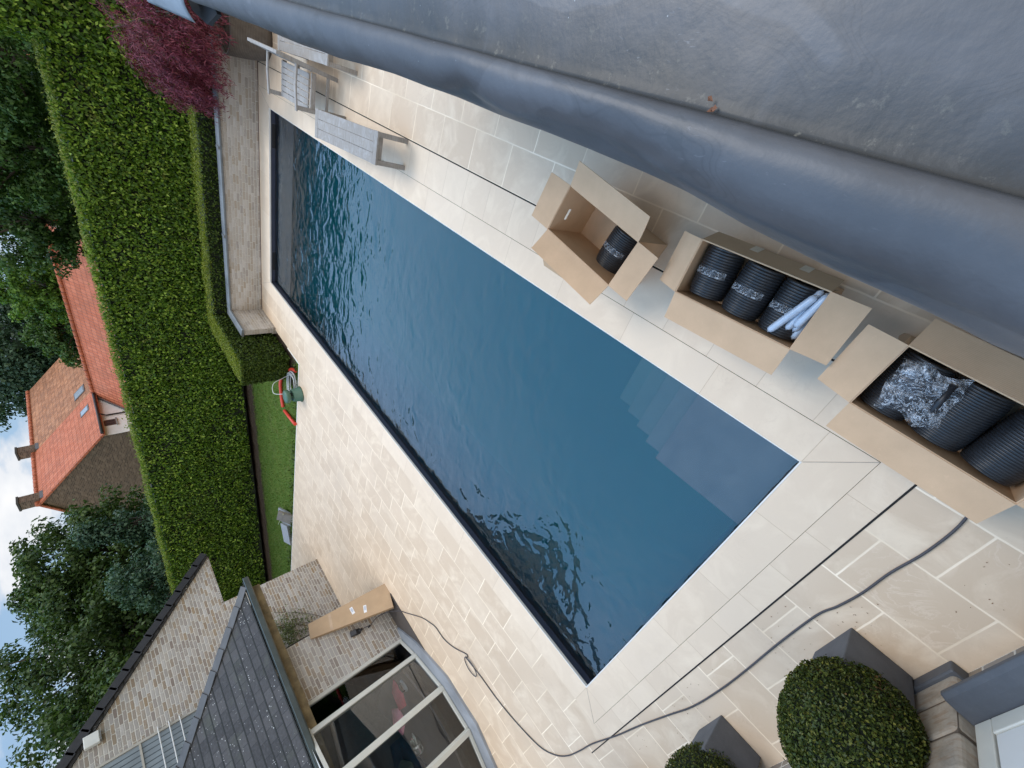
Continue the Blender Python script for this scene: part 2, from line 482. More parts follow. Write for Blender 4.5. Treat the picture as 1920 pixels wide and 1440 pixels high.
@matdef
def m_film(name='clear_plastic_film'):
    s = NT(name)
    v = s.coord()
    tr = s.n('ShaderNodeBsdfTransparent'); s.put(tr.inputs[0], (0.93, 0.94, 0.96))
    nr = s.bump(s.noise(s.jitter(v, 12, 0.05), 20, 2, 0.5, 1.2), 1.0, 0.012)
    p = s.n('ShaderNodeBsdfPrincipled')
    s.put(p.inputs['Base Color'], (0.75, 0.77, 0.80)); s.put(p.inputs['Roughness'], 0.12); s.link(nr, p.inputs['Normal'])
    s.put(p.inputs['Specular IOR Level'], 0.9)
    ms = s.n('ShaderNodeMixShader')
    wr = s.noise(s.jitter(v, 9, 0.10), 15, 3, 0.55, 2.2)
    rd = s.math('ABSOLUTE', s.math('SUBTRACT', wr, 0.5))
    st = s.math('ADD', s.mrange(rd, 0.0, 0.028, 0.65, 0.04, True), s.mrange(s.noise(v, 16, 2), 0.5, 0.7, 0, 0.22), 0, True)
    s.link(st, ms.inputs[0]); s.link(tr.outputs[0], ms.inputs[1]); s.link(p.outputs[0], ms.inputs[2])
    s.link(ms.outputs[0], s.out.inputs['Surface'])
    return s.m

@matdef
def m_card(tone='brown'):
    s = NT('cardboard_' + tone)
    v = s.coord()
    base = (0.59, 0.395, 0.245) if tone == 'brown' else (0.44, 0.31, 0.195)
    n = s.noise(v, 5, 5, 0.6)
    c = s.ramp(n, [(0.3, tuple(x * 0.92 for x in base)), (0.7, tuple(x * 1.06 for x in base))])
    c = s.mix(s.mrange(s.noise(s.scale(v, (1, 1, 1)), 160, 3, 0.7), 0.55, 0.75, 0, 0.3), c, tuple(x * 0.72 for x in base))
    c = s.mix(s.mrange(s.noise(v, 2.2, 4), 0.58, 0.75, 0, 0.25), c, tuple(x * 0.75 for x in base))
    c = s.mix(s.mrange(s.noise(v, 26, 4, 0.7), 0.64, 0.74, 0, 0.3), c, tuple(min(1, x * 1.25) for x in base))
    fl = s.n('ShaderNodeTexWave'); s.put(fl.inputs['Vector'], v); fl.inputs['Scale'].default_value = 45
    h = s.math('ADD', s.math('MULTIPLY', fl.outputs['Fac'], 0.12), s.noise(v, 9, 4))
    s.pbr(c, 0.8, 0, s.bump(h, 0.2, 0.01), 0.25)
    return s.m

@matdef
def m_teak():
    s = NT('weathered_teak')
    uv = s.coord('UV'); v = s.coord()
    g = s.noise(s.scale(uv, (3, 60, 1)), 1.6, 6, 0.65, 0.3)
    c = s.ramp(g, [(0.25, (0.19, 0.17, 0.15)), (0.5, (0.29, 0.27, 0.25)), (0.75, (0.37, 0.355, 0.34))])
    c = s.mix(s.mrange(s.noise(v, 6, 5, 0.65, 1.2), 0.5, 0.7, 0, 0.55), c, (0.42, 0.415, 0.415))
    c = s.mix(s.mrange(s.noise(s.vadd(v, (5, 3, 1)), 5, 4, 0.6), 0.55, 0.75, 0, 0.35), c, (0.30, 0.265, 0.23))
    s.pbr(c, 0.85, 0, s.bump(g, 0.4, 0.004), 0.2)
    return s.m

@matdef
def m_lawn():
    s = NT('short_grass')
    v = s.coord()
    c = s.ramp(s.noise(v, 2.5, 5, 0.65), [(0.3, (0.075, 0.135, 0.016)), (0.5, (0.105, 0.175, 0.022)), (0.7, (0.155, 0.19, 0.04))])
    c = s.mix(s.mrange(s.noise(v, 1.1, 4, 0.7), 0.55, 0.7, 0, 0.55), c, (0.12, 0.10, 0.05))
    c = s.mix(s.mrange(s.noise(v, 70, 4, 0.7), 0.35, 0.7, 0.6, 0), c, (0.02, 0.045, 0.008))
    s.pbr(c, 0.9, 0, s.bump(s.noise(v, 90, 3, 0.7), 0.9, 0.02), 0.2)
    return s.m

@matdef
def m_liner():
    s = NT('grey_pool_liner')
    v = s.coord()
    c = s.ramp(s.noise(v, 3, 5, 0.6), [(0.3, (0.125, 0.125, 0.145)), (0.7, (0.158, 0.157, 0.178))])
    s.pbr(c, 0.55, 0, None, 0.4)
    return s.m

@matdef
def m_darkliner():
    s = NT('navy_waterline_liner')
    v = s.coord()
    c = s.ramp(s.noise(v, 4, 4), [(0.3, (0.022, 0.028, 0.05)), (0.7, (0.034, 0.040, 0.068))])
    s.pbr(c, 0.4, 0, None, 0.5)
    return s.m

@matdef
def m_granite():
    s = NT('grey_planter_stone')
    v = s.coord()
    c = s.ramp(s.noise(v, 4, 5, 0.6), [(0.3, (0.085, 0.088, 0.096)), (0.7, (0.125, 0.128, 0.138))])
    c = s.mix(s.mrange(s.noise(v, 140, 2, 0.7), 0.55, 0.75, 0, 0.4), c, (0.19, 0.19, 0.2))
    s.pbr(c, 0.75, 0, s.bump(s.noise(v, 120, 3), 0.25, 0.004), 0.3)
    return s.m

@matdef
def m_lime():
    s = NT('weathered_limestone')
    v = s.coord()
    c = s.ramp(s.noise(v, 6, 6, 0.65, 0.6), [(0.25, (0.22, 0.19, 0.15)), (0.5, (0.36, 0.31, 0.25)), (0.75, (0.46, 0.42, 0.36))])
    c = s.mix(s.mrange(s.noise(s.scale(v, (1, 1, 5)), 8, 4), 0.52, 0.66, 0, 0.5), c, (0.27, 0.17, 0.10))
    s.pbr(c, 0.9, 0, s.bump(s.noise(v, 26, 5), 0.5, 0.01), 0.2)
    return s.m

@matdef
def m_soil():
    s = NT('dark_soil')
    v = s.coord()
    c = s.ramp(s.noise(v, 14, 6, 0.7), [(0.3, (0.022, 0.015, 0.01)), (0.55, (0.06, 0.042, 0.028)), (0.8, (0.13, 0.10, 0.075))])
    s.pbr(c, 0.95, 0, s.bump(s.noise(v, 30, 5), 1.0, 0.03), 0.2)
    return s.m

@matdef
def m_wicker():
    s = NT('ribbed_grey_brown_pot')
    v = s.coord()
    x, y, z = s.xyz(v)
    w = s.math('SINE', s.math('MULTIPLY', z, 230.0))
    c = s.ramp(s.noise(v, 9, 4), [(0.3, (0.105, 0.09, 0.078)), (0.7, (0.15, 0.13, 0.113))])
    c = s.mix(s.mrange(w, -1, 0.2, 0.45, 0), c, (0.06, 0.05, 0.043))
    s.pbr(c, 0.8, 0, s.bump(w, 0.5, 0.004), 0.2)
    return s.m

M_WHITE = lambda: m_plain('cream_painted_wood', (0.56, 0.555, 0.50), 0.45, 0, 0.05, 6.0)
M_BLACK = lambda: m_plain('black_plastic', (0.014, 0.014, 0.017), 0.38, 0, 0.2, 20.0)
M_DARK = lambda: m_plain('dark_verge_tile', (0.022, 0.022, 0.026), 0.6, 0, 0.25, 9.0, 0.3)
M_BARK = lambda: m_plain('bark', (0.07, 0.055, 0.042), 0.9, 0, 0.35, 12.0, 0.6)

# ------------------------------------------------------------------ mesh helpers
class MB:
    def __init__(s): s.v = []; s.f = []; s.uv = []; s.mi = []; s.sm = []; s.M = None; s.cur = 0
    def at(s, M): s.M = M; return s
    def P(s, p):
        p = Vector(p)
        if s.M is not None: p = s.M @ p
        s.v.append((p.x, p.y, p.z)); return len(s.v) - 1
    def face(s, idx, uv=None, smooth=False):
        s.f.append(tuple(idx)); s.uv.append(uv); s.mi.append(s.cur); s.sm.append(smooth)
    def poly(s, pts, uv=None, smooth=False): s.face([s.P(p) for p in pts], uv, smooth)
    def box(s, a, b):
        x0, y0, z0 = a; x1, y1, z1 = b
        i = [s.P(p) for p in ((x0, y0, z0), (x1, y0, z0), (x1, y1, z0), (x0, y1, z0), (x0, y0, z1), (x1, y0, z1), (x1, y1, z1), (x0, y1, z1))]
        for q in ((3, 2, 1, 0), (4, 5, 6, 7), (0, 1, 5, 4), (1, 2, 6, 5), (2, 3, 7, 6), (3, 0, 4, 7)): s.face([i[k] for k in q])
        return s
    def slab(s, quad, th, n=None):
        """thick sheet from four corner points, thickness along -n"""
        q = [Vector(p) for p in quad]
        n = (q[1] - q[0]).cross(q[3] - q[0]).normalized() if n is None else Vector(n)
        lo = [p - n * th for p in q]
        i = [s.P(p) for p in q] + [s.P(p) for p in lo]
        k = len(q)
        s.face(i[:k]); s.face(list(reversed(i[k:])))
        for a in range(k): b = (a + 1) % k; s.face((i[a], i[k + a], i[k + b], i[b]))
        return s
    def beam(s, p, q, w, h, up=(0, 0, 1)):
        p = Vector(p); q = Vector(q); d = (q - p).normalized()
        r = d.cross(Vector(up))
        if r.length < 1e-4: r = d.cross(Vector((1, 0, 0)))
        r.normalize(); u = r.cross(d).normalized()
        i = []
        for e in (p, q):
            for a, b in ((-1, -1), (1, -1), (1, 1), (-1, 1)): i.append(s.P(e + r * a * w / 2 + u * b * h / 2))
        for q4 in ((0, 1, 2, 3), (7, 6, 5, 4), (0, 4, 5, 1), (1, 5, 6, 2), (2, 6, 7, 3), (3, 7, 4, 0)): s.face([i[k] for k in q4])
        return s
    def tube(s, pts, r, n=8, cap=True, closed=False):
        pts = [Vector(p) for p in pts]
        rs = r if isinstance(r, (list, tuple)) else [r] * len(pts)
        m = len(pts); rings = []; prev = None
        for k, p in enumerate(pts):
            a = pts[(k - 1) % m] if (k or closed) else p
            b = pts[(k + 1) % m] if (k < m - 1 or closed) else p
            d = (b - a).normalized()
            if prev is None:
                u = d.orthogonal().normalized()
            else:
                u = prev - d * prev.dot(d)
                u = u.normalized() if u.length > 1e-6 else d.orthogonal().normalized()
            prev = u; w = d.cross(u)
            rings.append([s.P(p + (u * math.cos(2 * math.pi * j / n) + w * math.sin(2 * math.pi * j / n)) * rs[k]) for j in range(n)])
        for k in range(m if closed else m - 1):
            A, B = rings[k], rings[(k + 1) % m]
            for j in range(n): s.face((A[j], A[(j + 1) % n], B[(j + 1) % n], B[j]), None, True)
        if cap and not closed:
            s.face(list(reversed(rings[0]))); s.face(rings[-1])
        return s
    def lathe(s, prof, n=32, smooth=True, sx=1.0, sy=1.0, cap=False):
        rings = [[s.P((r * sx * math.cos(2 * math.pi * j / n), r * sy * math.sin(2 * math.pi * j / n), z)) for j in range(n)] for r, z in prof]
        for A, B in zip(rings, rings[1:]):
            for j in range(n): s.face((A[j], A[(j + 1) % n], B[(j + 1) % n], B[j]), None, smooth)
        if cap: s.face(list(reversed(rings[0]))); s.face(rings[-1])
        return s
    def grid(s, f, nu, nv, smooth=True):
        i = [[s.P(f(a / nu, b / nv)) for b in range(nv + 1)] for a in range(nu + 1)]
        for a in range(nu):
            for b in range(nv): s.face((i[a][b], i[a + 1][b], i[a + 1][b + 1], i[a][b + 1]), None, smooth)
        return s
    def build(s, name, mat, parent=None, bevel=0.0, seg=2, label=None):
        me = bpy.data.meshes.new(name)
        me.from_pydata(s.v, [], s.f)
        for m in (mat if isinstance(mat, (list, tuple)) else [mat]): me.materials.append(m)
        uvl = me.uv_layers.new(name='UVMap')
        V = s.v
        for p, uv, mi, sm in zip(me.polygons, s.uv, s.mi, s.sm):
            p.material_index = mi; p.use_smooth = sm
            if uv is not None:
                for k, li in enumerate(p.loop_indices): uvl.data[li].uv = uv[k]
            else:
                n = p.normal; ax, ay, az = abs(n.x), abs(n.y), abs(n.z)
                for li in p.loop_indices:
                    c = V[me.loops[li].vertex_index]
                    if az >= ax and az >= ay: q = (c[0], c[1])
                    elif ax >= ay: q = (c[1], c[2])
                    else: q = (c[0], c[2])
                    uvl.data[li].uv = q
        me.update()
        o = bpy.data.objects.new(name, me)
        COL.objects.link(o)
        if parent is not None:
            o.parent = parent
            o.matrix_parent_inverse = basis(parent).inverted()
        if bevel:
            b = o.modifiers.new('bevel', 'BEVEL'); b.width = bevel; b.segments = seg; b.limit_method = 'ANGLE'; b.angle_limit = math.radians(40)
        if label: o['label'] = label
        return o

def basis(o):
    b = Matrix.Translation(o.location) @ o.rotation_euler.to_matrix().to_4x4()
    if o.parent is not None: return basis(o.parent) @ o.matrix_parent_inverse @ b if False else b
    return b

def tag(o, label=None, cat=None, group=None, kind=None):
    if label: o['label'] = label
    if cat: o['category'] = cat
    if group: o['group'] = group
    if kind: o['kind'] = kind
    return o
def struct(o): o['kind'] = 'structure'; return o
def thing(name, label, cat, loc=(0, 0, 0), rz=0.0, group=None, kind=None):
    o = bpy.data.objects.new(name, None)
    o.empty_display_size = 0.1
    COL.objects.link(o)
    o.location = loc; o.rotation_euler = (0, 0, rz)
    return tag(o, label, cat, group, kind)
def copy_tree(o, parent=None):
    c = o.copy(); COL.objects.link(c)
    if parent is not None: c.parent = parent
    for ch in list(o.children): copy_tree(ch, c)
    return c
def frame(loc, rz=0.0, rx=0.0, ry=0.0):
    return Matrix.Translation(loc) @ Matrix.Rotation(rz, 4, 'Z') @ Matrix.Rotation(ry, 4, 'Y') @ Matrix.Rotation(rx, 4, 'X')

def npmesh(name, verts, faces, mat, parent=None, smooth=False):
    me = bpy.data.meshes.new(name)
    n, k = faces.shape
    me.vertices.add(len(verts)); me.vertices.foreach_set('co', np.ascontiguousarray(verts, dtype=np.float32).ravel())
    me.loops.add(n * k); me.loops.foreach_set('vertex_index', faces.astype(np.int32).ravel())
    me.polygons.add(n)
    me.polygons.foreach_set('loop_start', np.arange(0, n * k, k, dtype=np.int32))
    me.polygons.foreach_set('loop_total', np.full(n, k, dtype=np.int32))
    me.materials.append(mat)
    me.update(calc_edges=True)
    o = bpy.data.objects.new(name, me); COL.objects.link(o)
    if parent is not None:
        o.parent = parent; o.matrix_parent_inverse = basis(parent).inverted()
    return o
def unit(a): return a / np.maximum(np.linalg.norm(a, axis=-1, keepdims=True), 1e-9)
def leaves(name, pts, nrm, length, width, mat, parent=None, tilt=0.7, droop=None, var=0.35, fold=0.25):
    """many small folded leaves: one four-point blade per point, facing roughly along nrm"""
    n = len(pts)
    nr = unit(nrm + RNG.normal(0, tilt, (n, 3)))
    d = RNG.normal(0, 1, (n, 3))
    if droop is not None: d = d * 0.45 + np.array(droop)
    d = unit(d - nr * (d * nr).sum(1, keepdims=True))
    sd_ = np.cross(nr, d)
    L = (length * (1 + RNG.uniform(-var, var, n)))[:, None]; Wd = (width * (1 + RNG.uniform(-var, var, n)))[:, None]
    v = np.empty((n, 4, 3))
    v[:, 0] = pts - d * L * 0.5
    v[:, 1] = pts + sd_ * Wd * 0.5 + nr * Wd * fold - d * L * 0.05
    v[:, 2] = pts + d * L * 0.5 - nr * L * 0.12
    v[:, 3] = pts - sd_ * Wd * 0.5 + nr * Wd * fold - d * L * 0.05
    return npmesh(name, v.reshape(-1, 3), np.arange(n * 4).reshape(n, 4), mat, parent)
def vnoise(p, f, seed):
    """cheap smooth pseudo noise for shaping, -1..1"""
    r = np.random.default_rng(seed); o = np.zeros(len(p))
    for k in range(5):
        w = r.normal(0, 1, 3) * f * (1 + 0.5 * k); o += np.sin(p @ w + r.uniform(0, 6.28)) / (1 + 0.4 * k)
    return o / 3.0

# ================================================================== GROUND, LAWN, TERRACE
m = MB()
for a, b in (((-220, -160), (-0.15, 360)), ((4.15, -160), (220, 360)), ((-0.15, -160), (4.15, -0.15)), ((-0.15, 11.45), (4.15, 360))):
    m.poly(((a[0], a[1], -0.12), (b[0], a[1], -0.12), (b[0], b[1], -0.12), (a[0], b[1], -0.12)))
struct(m.build('ground', m_lawn()))
LX0, LX1 = -24.0, -1.30
def hedge_y(x): return 13.85 + 0.215 * (x + 5.0)
m = MB()
m.grid(lambda a, b: (LX0 + (LX1 - LX0) * a, 9.205 + b * (hedge_y(LX0 + (LX1 - LX0) * a) - 0.45 - 9.205), -0.055), 120, 40)
lawn_bed = m
struct(m.build('lawn', m_lawn()))
m = MB()
def bedz(a, b):
    x = LX0 + 36 * a
    return (x, hedge_y(x) - 0.62 + 1.9 * b, -0.048 + 0.025 * math.sin(x * 9) * math.sin(b * 7) + 0.01 * math.sin(x * 31))
m.grid(bedz, 220, 14)
m.box((-2.3, 9.55, -0.1), (-1.21, 12.6, -0.045))
struct(m.build('soil_bed', m_soil()))
gp = []
for _ in range(26000):
    x = random.uniform(-15, -1.32); y = random.uniform(9.22, hedge_y(x) - 0.5)
    if x > -2.15 and y > 9.75: continue
    gp.append((x, y, -0.035))
gp = np.array(gp)
g = leaves('grass', gp, np.tile([0, -0.9, 0.35], (len(gp), 1)), 0.06, 0.012,
           m_leaf('grass_blade', ((0, (0.06, 0.115, 0.014)), (0.5, (0.10, 0.18, 0.022)), (0.85, (0.15, 0.21, 0.04)), (1, (0.22, 0.21, 0.08))), 0.6, 0.3, 0.3, 1.5, (0.10, 0.10, 0.03)),
           None, 0.6, (0, 0, 1))
tag(g, kind='stuff')

PAV, COP, STR = m_paver('deck'), m_paver('coping'), m_paver('strip')
m = MB()
def patch(mb, x0, y0, x1, y1, ph, z=0.0):
    pts = ((x0, y0, z), (x1, y0, z), (x1, y1, z), (x0, y1, z))
    mb.poly(pts, [(p[1], p[0] - ph) for p in pts])
patch(m, -24.0, -9.0, -0.362, 9.2, -0.79)
patch(m, -1.22, 9.2, -0.362, 12.0, -0.79)
patch(m, -0.362, -9.0, 9.0, -0.536, 3.42)
patch(m, 4.735, -0.536, 9.0, 12.0, 4.735)
for a, b in (((-24, 9.2), (-1.22, 9.2)), ((-1.22, 9.2), (-1.22, 12.0))):
    m.poly(((a[0], a[1], 0), (b[0], b[1], 0), (b[0], b[1], -0.13), (a[0], a[1], -0.13)), [(0.1, 0.2)] * 4)
struct(m.build('terrace', PAV))
m = MB()                                                    # pale kerb along the lawn
m.box((-24, 9.2, -0.1), (-1.22, 9.235, 0.004)); m.box((-1.255, 9.236, -0.1), (-1.22, 10.0, 0.004))
struct(m.build('terrace_kerb', m_plain('pale_kerb_stone', (0.66, 0.63, 0.58), 0.7, 0, 0.08, 5)))
m = MB()                                                    # single rows of paving beside the coping
def strip(mb, pts, along):
    mb.poly([(x, y, 0.0) for x, y in pts], [((p[0] if along == 'x' else p[1]) - 0.12, 0.5) for p in pts])
strip(m, ((-0.36, -0.523), (4.72, -0.523), (4.72, -0.323), (-0.36, -0.323)), 'x')
strip(m, ((4.303, -0.323), (4.72, -0.323), (4.72, 12.0), (4.303, 12.0)), 'y')
struct(m.build('paving_strip', STR))
PL, PW = 11.294, 4.0
m = MB()
def cop(pts, along):
    m.poly([(x, y, 0.003) for x, y in pts], [((p[0] if along == 'x' else p[1]), 0.5) for p in pts])
cop(((-0.36, -0.32), (4.30, -0.32), (4.0, 0.0), (0.0, 0.0)), 'x')
cop(((4.0, 0.0), (4.30, -0.32), (4.30, 12.0), (4.0, PL)), 'y')
cop(((-0.36, -0.32), (0.0, 0.0), (0.0, PL), (-0.36, 12.0)), 'y')
cop(((0.0, PL), (4.0, PL), (4.30, 12.0), (-0.36, 12.0)), 'x')
for a, b in (((0, 0), (4, 0)), ((4, 0), (4, PL)), ((4, PL), (0, PL)), ((0, PL), (0, 0))):
    m.poly(((a[0], a[1], 0.003), (b[0], b[1], 0.003), (b[0], b[1], -0.022), (a[0], a[1], -0.022)), [(0.3, 0.5)] * 4)
struct(m.build('pool_coping', COP))
m = MB()                                                    # mitred corner joints of the coping
for a, b in (((4.006, -0.006), (4.298, -0.318)), ((-0.006, -0.006), (-0.358, -0.318)), ((4.006, PL + .006), (4.298, 11.99)), ((-0.006, PL + .006), (-0.358, 11.99))):
    m.beam((a[0], a[1], 0.0035), (b[0], b[1], 0.0035), 0.005, 0.002)
struct(m.build('coping_joint', m_plain('grey_joint', (0.36, 0.30, 0.24), 0.9)))
m = MB()                                                    # pale worn lip of the coping
for a, b in (((-0.004, -0.004), (4.004, 0.008)), ((3.994, 0.0), (4.004, PL)), ((-0.004, PL - 0.006), (4.004, PL + 0.004)), ((-0.004, 0.0), (0.008, PL))):
    m.box((a[0], a[1], -0.03), (b[0], b[1], 0.006))
struct(m.build('coping_lip', m_plain('pale_stone_lip', (0.70, 0.68, 0.64), 0.5, 0, 0.06, 4), bevel=0.003))
m = MB()
m.box((4.7215, -0.53, -0.02), (4.7335, 11.95, 0.0035)); m.box((-0.82, -0.535, -0.02), (4.70, -0.524, 0.0035))
struct(m.build('slot_drain', m_plain('dark_slot', (0.012, 0.011, 0.01), 0.9)))

# ================================================================== POOL
m = MB()
m.cur = 1
for mi_, za, zb in ((1, -0.22, -0.031), (0, -1.7, -0.221)):
    m.cur = mi_
    m.box((-0.2, -0.2, za), (0.0, PL + 0.2, zb)); m.box((PW, -0.2, za), (PW + 0.2, PL + 0.2, zb))
    m.box((0, -0.2, za), (PW, 0.0, zb)); m.box((0, PL, za), (PW, PL + 0.2, zb))
m.cur = 0
m.box((0, 0, -1.7), (PW, PL, -1.5))
m.box((0.004, 10.42, -1.498), (3.996, PL - 0.003, -0.185))
for k, (y1, z) in enumerate(((0.905, -0.235), (1.105, -0.37), (1.31, -0.51), (1.525, -0.65), (1.735, -0.79))):
    y0 = 0.004 if k == 0 else (0.905, 1.105, 1.31, 1.525)[k - 1] + 0.001
    m.box((3.09, y0, -1.499), (3.997, y1, z))
pool = struct(m.build('pool_basin', [m_liner(), m_darkliner()]))
for x in (3.475, 0.585):
    m = MB()
    w, z0, z1, y = 0.24, -0.128, -0.052, PL - 0.004
    for a, b in (((x - w, y, z0 - .014), (x + w, y + .006, z0)), ((x - w, y, z1), (x + w, y + .006, z1 + .014)), ((x - w - .014, y, z0 - .014), (x - w, y + .006, z1 + .014)), ((x + w, y, z0 - .014), (x + w + .014, y + .006, z1 + .014))): m.box(a, b)
    s_ = m.build('skimmer', m_plain('skimmer_frame', (0.045, 0.05, 0.07), 0.4), pool)
    MB().box((x - w, y + .001, z0), (x + w, y + .0035, z1)).build('skimmer_mouth', m_plain('skimmer_dark', (0.004, 0.004, 0.006), 0.6), s_)
m = MB()
ZW = -0.115
x0, x1, y0, y1, zb = 0.002, 3.998, 0.002, PL - 0.006, -1.4985
m.cur = 0; m.poly(((x0, y0, ZW), (x1, y0, ZW), (x1, y1, ZW), (x0, y1, ZW)))
m.cur = 1
m.face((3, 2, 6, 7)) if False else None
b0 = [m.P(p) for p in ((x0, y0, zb), (x1, y0, zb), (x1, y1, zb), (x0, y1, zb))]
m.face((b0[3], b0[2], b0[1], b0[0]))
for k in range(4): m.face((k, b0[k], b0[(k + 1) % 4], (k + 1) % 4))
struct(m.build('water', [m_water('surface'), m_water('side')]))

# ================================================================== GARDEN WALL BEHIND THE POOL
gw = thing('garden_wall', 'low pale brick wall with grey metal capping beyond the far end of the pool', 'wall', (3, 12.1, 0))
m = MB(); m.box((-1.17, 12.0, -0.1), (9.0, 12.12, 0.775)); m.box((-1.315, 10.93, -0.1), (-1.171, 12.12, 0.775))
m.build('brickwork', m_brick('garden'), gw)
m = MB(); m.box((-1.14, 11.972, -0.05), (9.0, 11.998, 0.075)); m.box((-1.168, 10.92, -0.05), (-1.142, 11.998, 0.075)); m.box((-1.335, 10.9, -0.05), (-1.142, 10.928, 0.075))
m.build('plinth', m_brick('garden'), gw)
m = MB(); m.box((-1.13, 11.962, -0.03), (9, 11.97, 0.012)); m.build('base_joint', m_plain('dark_red_brick_edge', (0.06, 0.025, 0.022), 0.9), gw)
m = MB()
def capsec(y): return ((y - 0.045, 0.75), (y - 0.045, 0.785), (y - 0.02, 0.80), (y + 0.11, 0.815), (y + 0.14, 0.80), (y + 0.14, 0.75))
sec = capsec(12.0)
A = [m.P((-1.12, y, z)) for y, z in sec]; B = [m.P((9.0, y, z)) for y, z in sec]
for k in range(5): m.face((A[k], B[k], B[k + 1], A[k + 1]))
m.face(A); m.face(list(reversed(B)))
sx = ((-1.125, 0.75), (-1.125, 0.785), (-1.15, 0.80), (-1.30, 0.816), (-1.335, 0.80), (-1.335, 0.75))
A = [m.P((x, 10.89, z)) for x, z in sx]; B = [m.P((x, 12.14, z + 0.001)) for x, z in sx]
for k in range(5): m.face((A[k], A[k + 1], B[k + 1], B[k]))
m.face(list(reversed(A))); m.face(B)
for x in (0.9, 2.9, 4.9): m.box((x - 0.03, 11.953, 0.748), (x + 0.03, 12.143, 0.8185))
m.build('capping', m_zinc('zinc_capping', (0.155, 0.17, 0.18), 0.5, False), gw)

# ================================================================== HEDGES
L_OLD = m_leaf('laurel_leaf', ((0, (0.026, 0.064, 0.008)), (0.35, (0.065, 0.140, 0.013)), (0.7, (0.136, 0.248, 0.023)), (0.9, (0.246, 0.382, 0.044)), (1, (0.403, 0.536, 0.091))), 0.38, 0.28, 0.5, 0.9, (0.078, 0.143, 0.013))
L_NEW = m_leaf('fresh_hedge_growth', ((0, (0.12, 0.17, 0.022)), (0.6, (0.20, 0.25, 0.04)), (1, (0.30, 0.33, 0.085))), 0.5, 0.4, 0.3, 1.5, (0.12, 0.15, 0.03))
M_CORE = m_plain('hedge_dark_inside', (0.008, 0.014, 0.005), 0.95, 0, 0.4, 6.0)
def hedge_wall(name, label, x0, x1, ztop, dep, n, yo=0.0, z0=0.12, leaf=0.105, fringe=True):
    t = thing(name, label, 'hedge', ((x0 + x1) / 2, hedge_y((x0 + x1) / 2), 0))
    d = np.array([1, 0.215, 0]) / math.hypot(1, 0.215); nn = np.array([d[1], -d[0], 0])
    L = (x1 - x0) / d[0]; o0 = np.array([x0, hedge_y(x0) + yo, 0])
    m = MB()
    a = Vector(o0 - nn * 0.16); b = Vector(o0 + d * L - nn * 0.16); k = Vector(-nn * (dep - 0.32)); zu = Vector((0, 0, ztop - 0.13)); zl = Vector((0, 0, z0 - 0.05))
    i = [m.P(p) for p in (a + zl, b + zl, b + k + zl, a + k + zl, a + zu, b + zu, b + k + zu, a + k + zu)]
    for q in ((3, 2, 1, 0), (4, 5, 6, 7), (0, 1, 5, 4), (1, 2, 6, 5), (2, 3, 7, 6), (3, 0, 4, 7)): m.face([i[c] for c in q])
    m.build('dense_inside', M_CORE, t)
    u = RNG.uniform(0, L, n); v = RNG.uniform(z0, ztop, n)
    P = o0 + d * u[:, None] + np.array([0, 0, 1]) * v[:, None]
    lump = vnoise(P, 1.3, 3) * 0.085 + vnoise(P, 4.5, 4) * 0.045 + (RNG.uniform(0, 1, n) > 0.985) * RNG.uniform(0.0, 0.10, n)
    dp = RNG.uniform(-0.16, 0.03, n) + lump - 0.04 - 0.10 * np.clip((0.5 - v) / 0.5, 0, 1)
    P = P + nn * dp[:, None]
    P2n = n // 7
    e = o0 + d * RNG.choice([0.0, L], P2n)[:, None] - nn * RNG.uniform(0, dep, P2n)[:, None] + np.array([0, 0, 1]) * RNG.uniform(z0, ztop, P2n)[:, None]
    leaves('foliage', np.concatenate([P, e]), np.concatenate([np.tile(nn + [0, 0, 0.35], (n, 1)), np.tile(nn, (P2n, 1))]), leaf, leaf * 0.55, L_OLD, t, 0.55, (0, 0, -0.6))
    q = int(L * 420)
    P = o0 + d * RNG.uniform(-0.02, L, q)[:, None] - nn * (RNG.uniform(0, 1, q) ** 1.5 * dep - 0.03)[:, None]
    zt = ztop + vnoise(P, 1.2, 8) * 0.035 + RNG.uniform(-0.10, 0.05, q) + (RNG.uniform(0, 1, q) > 0.93) * RNG.uniform(0, 0.12, q)
    P[:, 2] = zt
    leaves('fresh_growth', P, np.tile(nn * 0.5 + [0, 0, 0.8], (q, 1)), leaf * 0.75, leaf * 0.36, L_NEW, t, 0.7, (0, 0, 0.7))
    return t
hedge_wall('laurel_hedge', 'long high clipped laurel hedge with yellow green new shoots along its flat top', -19.5, 3.72, 3.21, 1.3, 82000, 0.0, 0.12, 0.092)
hedge_wall('laurel_hedge', 'taller rough laurel hedge rising above the purple red maple', 3.75, 10.5, 5.4, 1.6, 34000, -0.25)

